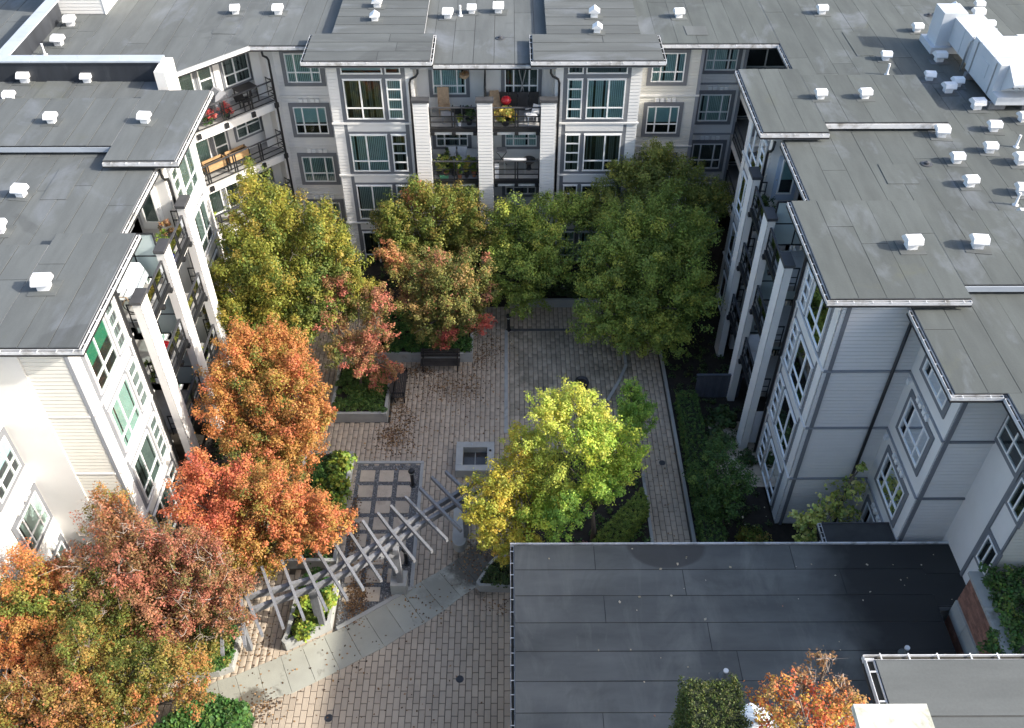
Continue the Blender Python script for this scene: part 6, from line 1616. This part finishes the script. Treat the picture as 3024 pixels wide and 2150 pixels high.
# third floor right cell
sn = empty('laundry_rack', at(frN, .75, -.6, FL[2]), 'draped grey laundry rack on the third floor right balcony', 'rack')
for s_ in (-1, 1): MB().bar(at(frN, .75 - .25 * s_, -.9, FL[2]), at(frN, .75 + .25 * s_, -.4, FL[2] + 1.0), .03, .03).build('leg', 'black', sn)
MB().box(.5, 1.0, -.9, -.4, FL[2] + .95, FL[2] + 1.0, frN).build('cloth', 'greycloth', sn)
rk = empty('planter_bowl', at(frN, 2.1, -.5, FL[2]), 'dark round planter bowl at the right of the third floor balcony', 'bowl')
MB().lathe(at(frN, 2.1, -.5, FL[2] + .35), [(.2, 0), (.3, .1), (.32, .2), (.25, .2), (.2, .1)], 16).build('bowl', 'darkwood', rk)
MB().lathe(at(frN, 2.1, -.5, FL[2]), [(.15, 0), (.1, .1), (.1, .35)], 10).build('foot', 'black', rk)
sh = empty('shelf', at(frN, 1.4, -.1, FL[2]), 'white shelf board across the third floor right balcony', 'shelf')
MB().box(.85, 1.95, -.15, .15, FL[2] + .78, FL[2] + .82, frN).build('board', 'plastic', sh)
for u in (.9, 1.9): MB().box(u - .03, u + .03, -.1, .1, FL[2], FL[2] + .78, frN).build('trestle', 'steel', sh)
bx = empty('storage_box', at(frN, .55, .25, FL[2]), 'white storage bin behind the rail of the third floor right balcony', 'box')
MB().box(.42, .62, .1, .4, FL[2], FL[2] + .62, frN).build('bin', 'plastic', bx, bevel=.02); MB().box(.41, .63, .09, .41, FL[2] + .621, FL[2] + .66, frN).build('lid', 'plastic', bx)
lc = chair(at(frN, .75, -.2, FL[1]), .3, 'greycloth', 'striped grey lounger on the second floor right balcony', .55, back=1.2)
# left wing, top balconies
dr = MB().box(.12, .86, -1.499, -1.46, FL[3] + .02, FL[3] + 2.05, frW).build('balcony_door', 'vinyl', west)
frDo = Fr(frW.p(3.225, 0, 0)[:2], (1, 0), (0, -1))      # door on the south facing side wall of the far bay
dd = MB().box(-1.35, -.45, .0, .05, FL[3] + .02, FL[3] + 2.1, frDo).build('balcony_door', 'vinyl', west)
window(west, frDo, -1.2, -.6, FL[3] + .35, FL[3] + 1.95, (), (), .05, 0, 'slat', 401)
MB().lathe(frDo.p(-.52, .1, FL[3] + 1.0), [(.03, 0), (.03, .04)], 8).build('handle', 'steel', dd)
pot_plant(at(frW, 2.55, -.15, FL[3]), .25, .5, 'dried brown potted shrub by the upper left balcony door', 'dry', 'darkpot', 40, .07, 230)
pot_plant(at(frW, 1.7, -.1, FL[3]), .28, .4, 'lime leaved pot plant on the upper left balcony', 'hyd', 'terra', 40, .08, 231)
pot_plant(at(frW, 1.1, .25, FL[3]), .16, .15, 'blue glazed pot at the end of the upper left balcony', 'gr', 'bluepot', 20, .06, 232, pr=.2)
wb = empty('window_box', at(frW, .9, -.8, FL[3]), 'narrow trough planter behind the frosted screen on the left wing', 'planter box')
MB().box(.3, 1.5, -.95, -.7, FL[3] + .55, FL[3] + .75, frW).build('trough', 'wood', wb); MB().box(.35, 1.45, -.92, -.73, FL[3] + .751, FL[3] + .77, frW).build('soil', 'soil', wb)
for u in (.4, 1.4): MB().box(u - .03, u + .03, -.9, -.75, FL[3], FL[3] + .55, frW).build('leg', 'wood', wb)
um = empty('patio_umbrella', at(frW, -1.15, -.55, FL[3]), 'folded white and pale blue parasol cover on the near left balcony', 'parasol')
q = [(-1.9, -1.15, 1.15), (-.55, -1.15, 1.2), (-.35, -.25, 1.0), (-1.75, -.2, 1.0), (-2.0, -1.2, .55), (-.35, -1.2, .55), (-.15, -.15, .3), (-1.9, -.05, .45)]
MB().add([tuple(at(frW, *v[:2], FL[3] + v[2])) for v in q], [(0, 1, 2, 3), (0, 3, 7, 4), (3, 2, 6, 7), (2, 1, 5, 6), (1, 0, 4, 5)]).build('canopy', 'canvas', um, bevel=.05)
MB().tube([at(frW, -1.15, -.6, FL[3]), at(frW, -1.15, -.6, FL[3] + 1.05)], .025, 7).build('pole', 'steel', um)
bk = empty('bicycle', at(frW, -2.1, -.6, FL[3]), 'bicycle leaning behind the nearest left balcony pier', 'bicycle')
for du in (-.3, .25):
    ring = [frW.p(-2.1 + .1 * du, -.55 + du * 1.3 + .3 * math.cos(t), FL[3] + .33 + .3 * math.sin(t)) for t in np.linspace(0, 2 * math.pi, 17)]
    MB().tube(ring, .022, 5, False).build('wheel', 'black', bk)
for a, b in (((-.94, .33), (-.6, .75)), ((-.6, .75), (-.3, .75)), ((-.3, .75), (-.22, .33)), ((-.6, .75), (-.58, .33)), ((-.58, .33), (-.3, .75)), ((-.94, .33), (-.58, .33))):
    MB().tube([frW.p(-2.1, a[0], FL[3] + a[1]), frW.p(-2.1, b[0], FL[3] + b[1])], .017, 6).build('frame_tube', 'tan', bk)
MB().tube([frW.p(-2.35, -.28, FL[3] + .95), frW.p(-1.85, -.28, FL[3] + .95)], .014, 6).build('handlebar', 'black', bk)
MB().box(-2.16, -2.04, -.72, -.5, FL[3] + .85, FL[3] + .9, frW).build('saddle', 'black', bk)
MB().tube([frW.p(-2.1, -.6, FL[3] + .75), frW.p(-2.1, -.61, FL[3] + .86)], .014, 6).build('seat_post', 'black', bk)
rs_ = empty('toy_scooter', at(frW, -1.2, .1, FL[2]), 'child scooter with a pink red bowl seat on the left third floor', 'scooter')
MB().lathe(at(frW, -1.45, .15, FL[2] + .55), [(.05, 0), (.2, .06), (.22, .16), (.16, .16)], 14).build('seat', 'red', rs_)
MB().lathe(at(frW, -1.45, .15, FL[2]), [(.12, 0), (.05, .1), (.05, .55)], 10).build('stand', 'black', rs_)
MB().tube([at(frW, -1.4, .15, FL[2] + .3), at(frW, -.7, .2, FL[2] + .2), at(frW, -.65, .2, FL[2] + .7)], .02, 6).build('frame_tube', 'steel', rs_)
pot_plant(at(frW, -2.75, .1, FL[2]), .3, .9, 'tall green shrub pot between bay and nearest left pier', 'gr', 'plastic', 40, .08, 233)
pot_plant(at(frW, 1.2, .2, FL[1]), .3, .5, 'shaded flower pot on the second floor of the left wing', 'mag', 'darkpot', 26, .08, 234)
# right wing
lg = empty('lounge_chair', at(frEa, 1.0 - 1.9, .1, FL[1]), 'white reclining lounge chair on the right wing second floor', 'chair')
MB().bar(at(frEa, -.55, .15, FL[1] + .45), at(frEa, -.2, .15, FL[1] + 1.1), .5, .06).build('backrest', 'plastic', lg)
MB().box(-1.3, -.55, -.1, .4, FL[1] + .38, FL[1] + .45, frEa).build('seat', 'plastic', lg)
for u in (-1.2, -.65): MB().box(u - .02, u + .02, .1, .16, FL[1], FL[1] + .38, frEa).build('leg', 'steel', lg)
rug = empty('patterned_screen', at(frEa, -2.5, -.4, FL[0]), 'black and white patterned mat hung between pier and near right bay', 'mat')
MB().box(-3.15, -3.12, -.9, .35, FL[0] + .3, FL[0] + 2.2, frEa).build('mat', 'plastic', rug)
for i in range(7):
    for j in range(4):
        if (i + j) % 2: MB().bar(at(frEa, -3.115, -.85 + j * .29, FL[0] + .38 + i * .25), at(frEa, -3.115, -.62 + j * .29, FL[0] + .58 + i * .25), .012, .07).build('stripe', 'black', rug)
        else: MB().bar(at(frEa, -3.115, -.62 + j * .29, FL[0] + .38 + i * .25), at(frEa, -3.115, -.85 + j * .29, FL[0] + .58 + i * .25), .012, .07).build('stripe', 'black', rug)
pot_plant(at(frEa, 2.2, .2, FL[3]), .35, .5, 'dark potted shrub on the far top balcony of the right wing', 'shade', 'darkpot', 40, .08, 240)
frDr = Fr(frEa.p(3.225, 0, 0)[:2], (1, 0), (0, -1))
dd = MB().box(.35, 1.3, .0, .05, FL[3] + .02, FL[3] + 2.1, frDr).build('balcony_door', mat('blue_grey_door', (.42, .50, .62), .5, .05), east)
window(east, frDr, .52, 1.13, FL[3] + .35, FL[3] + 1.95, (), (), .05, 0, 'shade', 402)
MB().lathe(frDr.p(.42, .1, FL[3] + 1.0), [(.03, 0), (.03, .04)], 8).build('handle', 'steel', dd)
cch = chair((12.3, 41.0, FL[3]), .4, 'darkwood', 'dark chair in the back right corner on the top floor')
chair((12.2, 40.5, FL[1]), .4, 'tan', 'tan chair in the back right corner on the second floor')
# terrace parasol
tp = empty('patio_umbrella', (4.25, 7.45, 13.4), 'small white parasol between the yew block and the terrace tree', 'parasol')
MB().lathe((4.25, 7.45, 14.4), [(.42, 0), (.22, .12), (.02, .2)], 8).build('canopy', 'canvas', tp)
MB().tube([(4.25, 7.45, 13.4), (4.25, 7.45, 14.5)], .02, 6).build('pole', 'steel', tp)
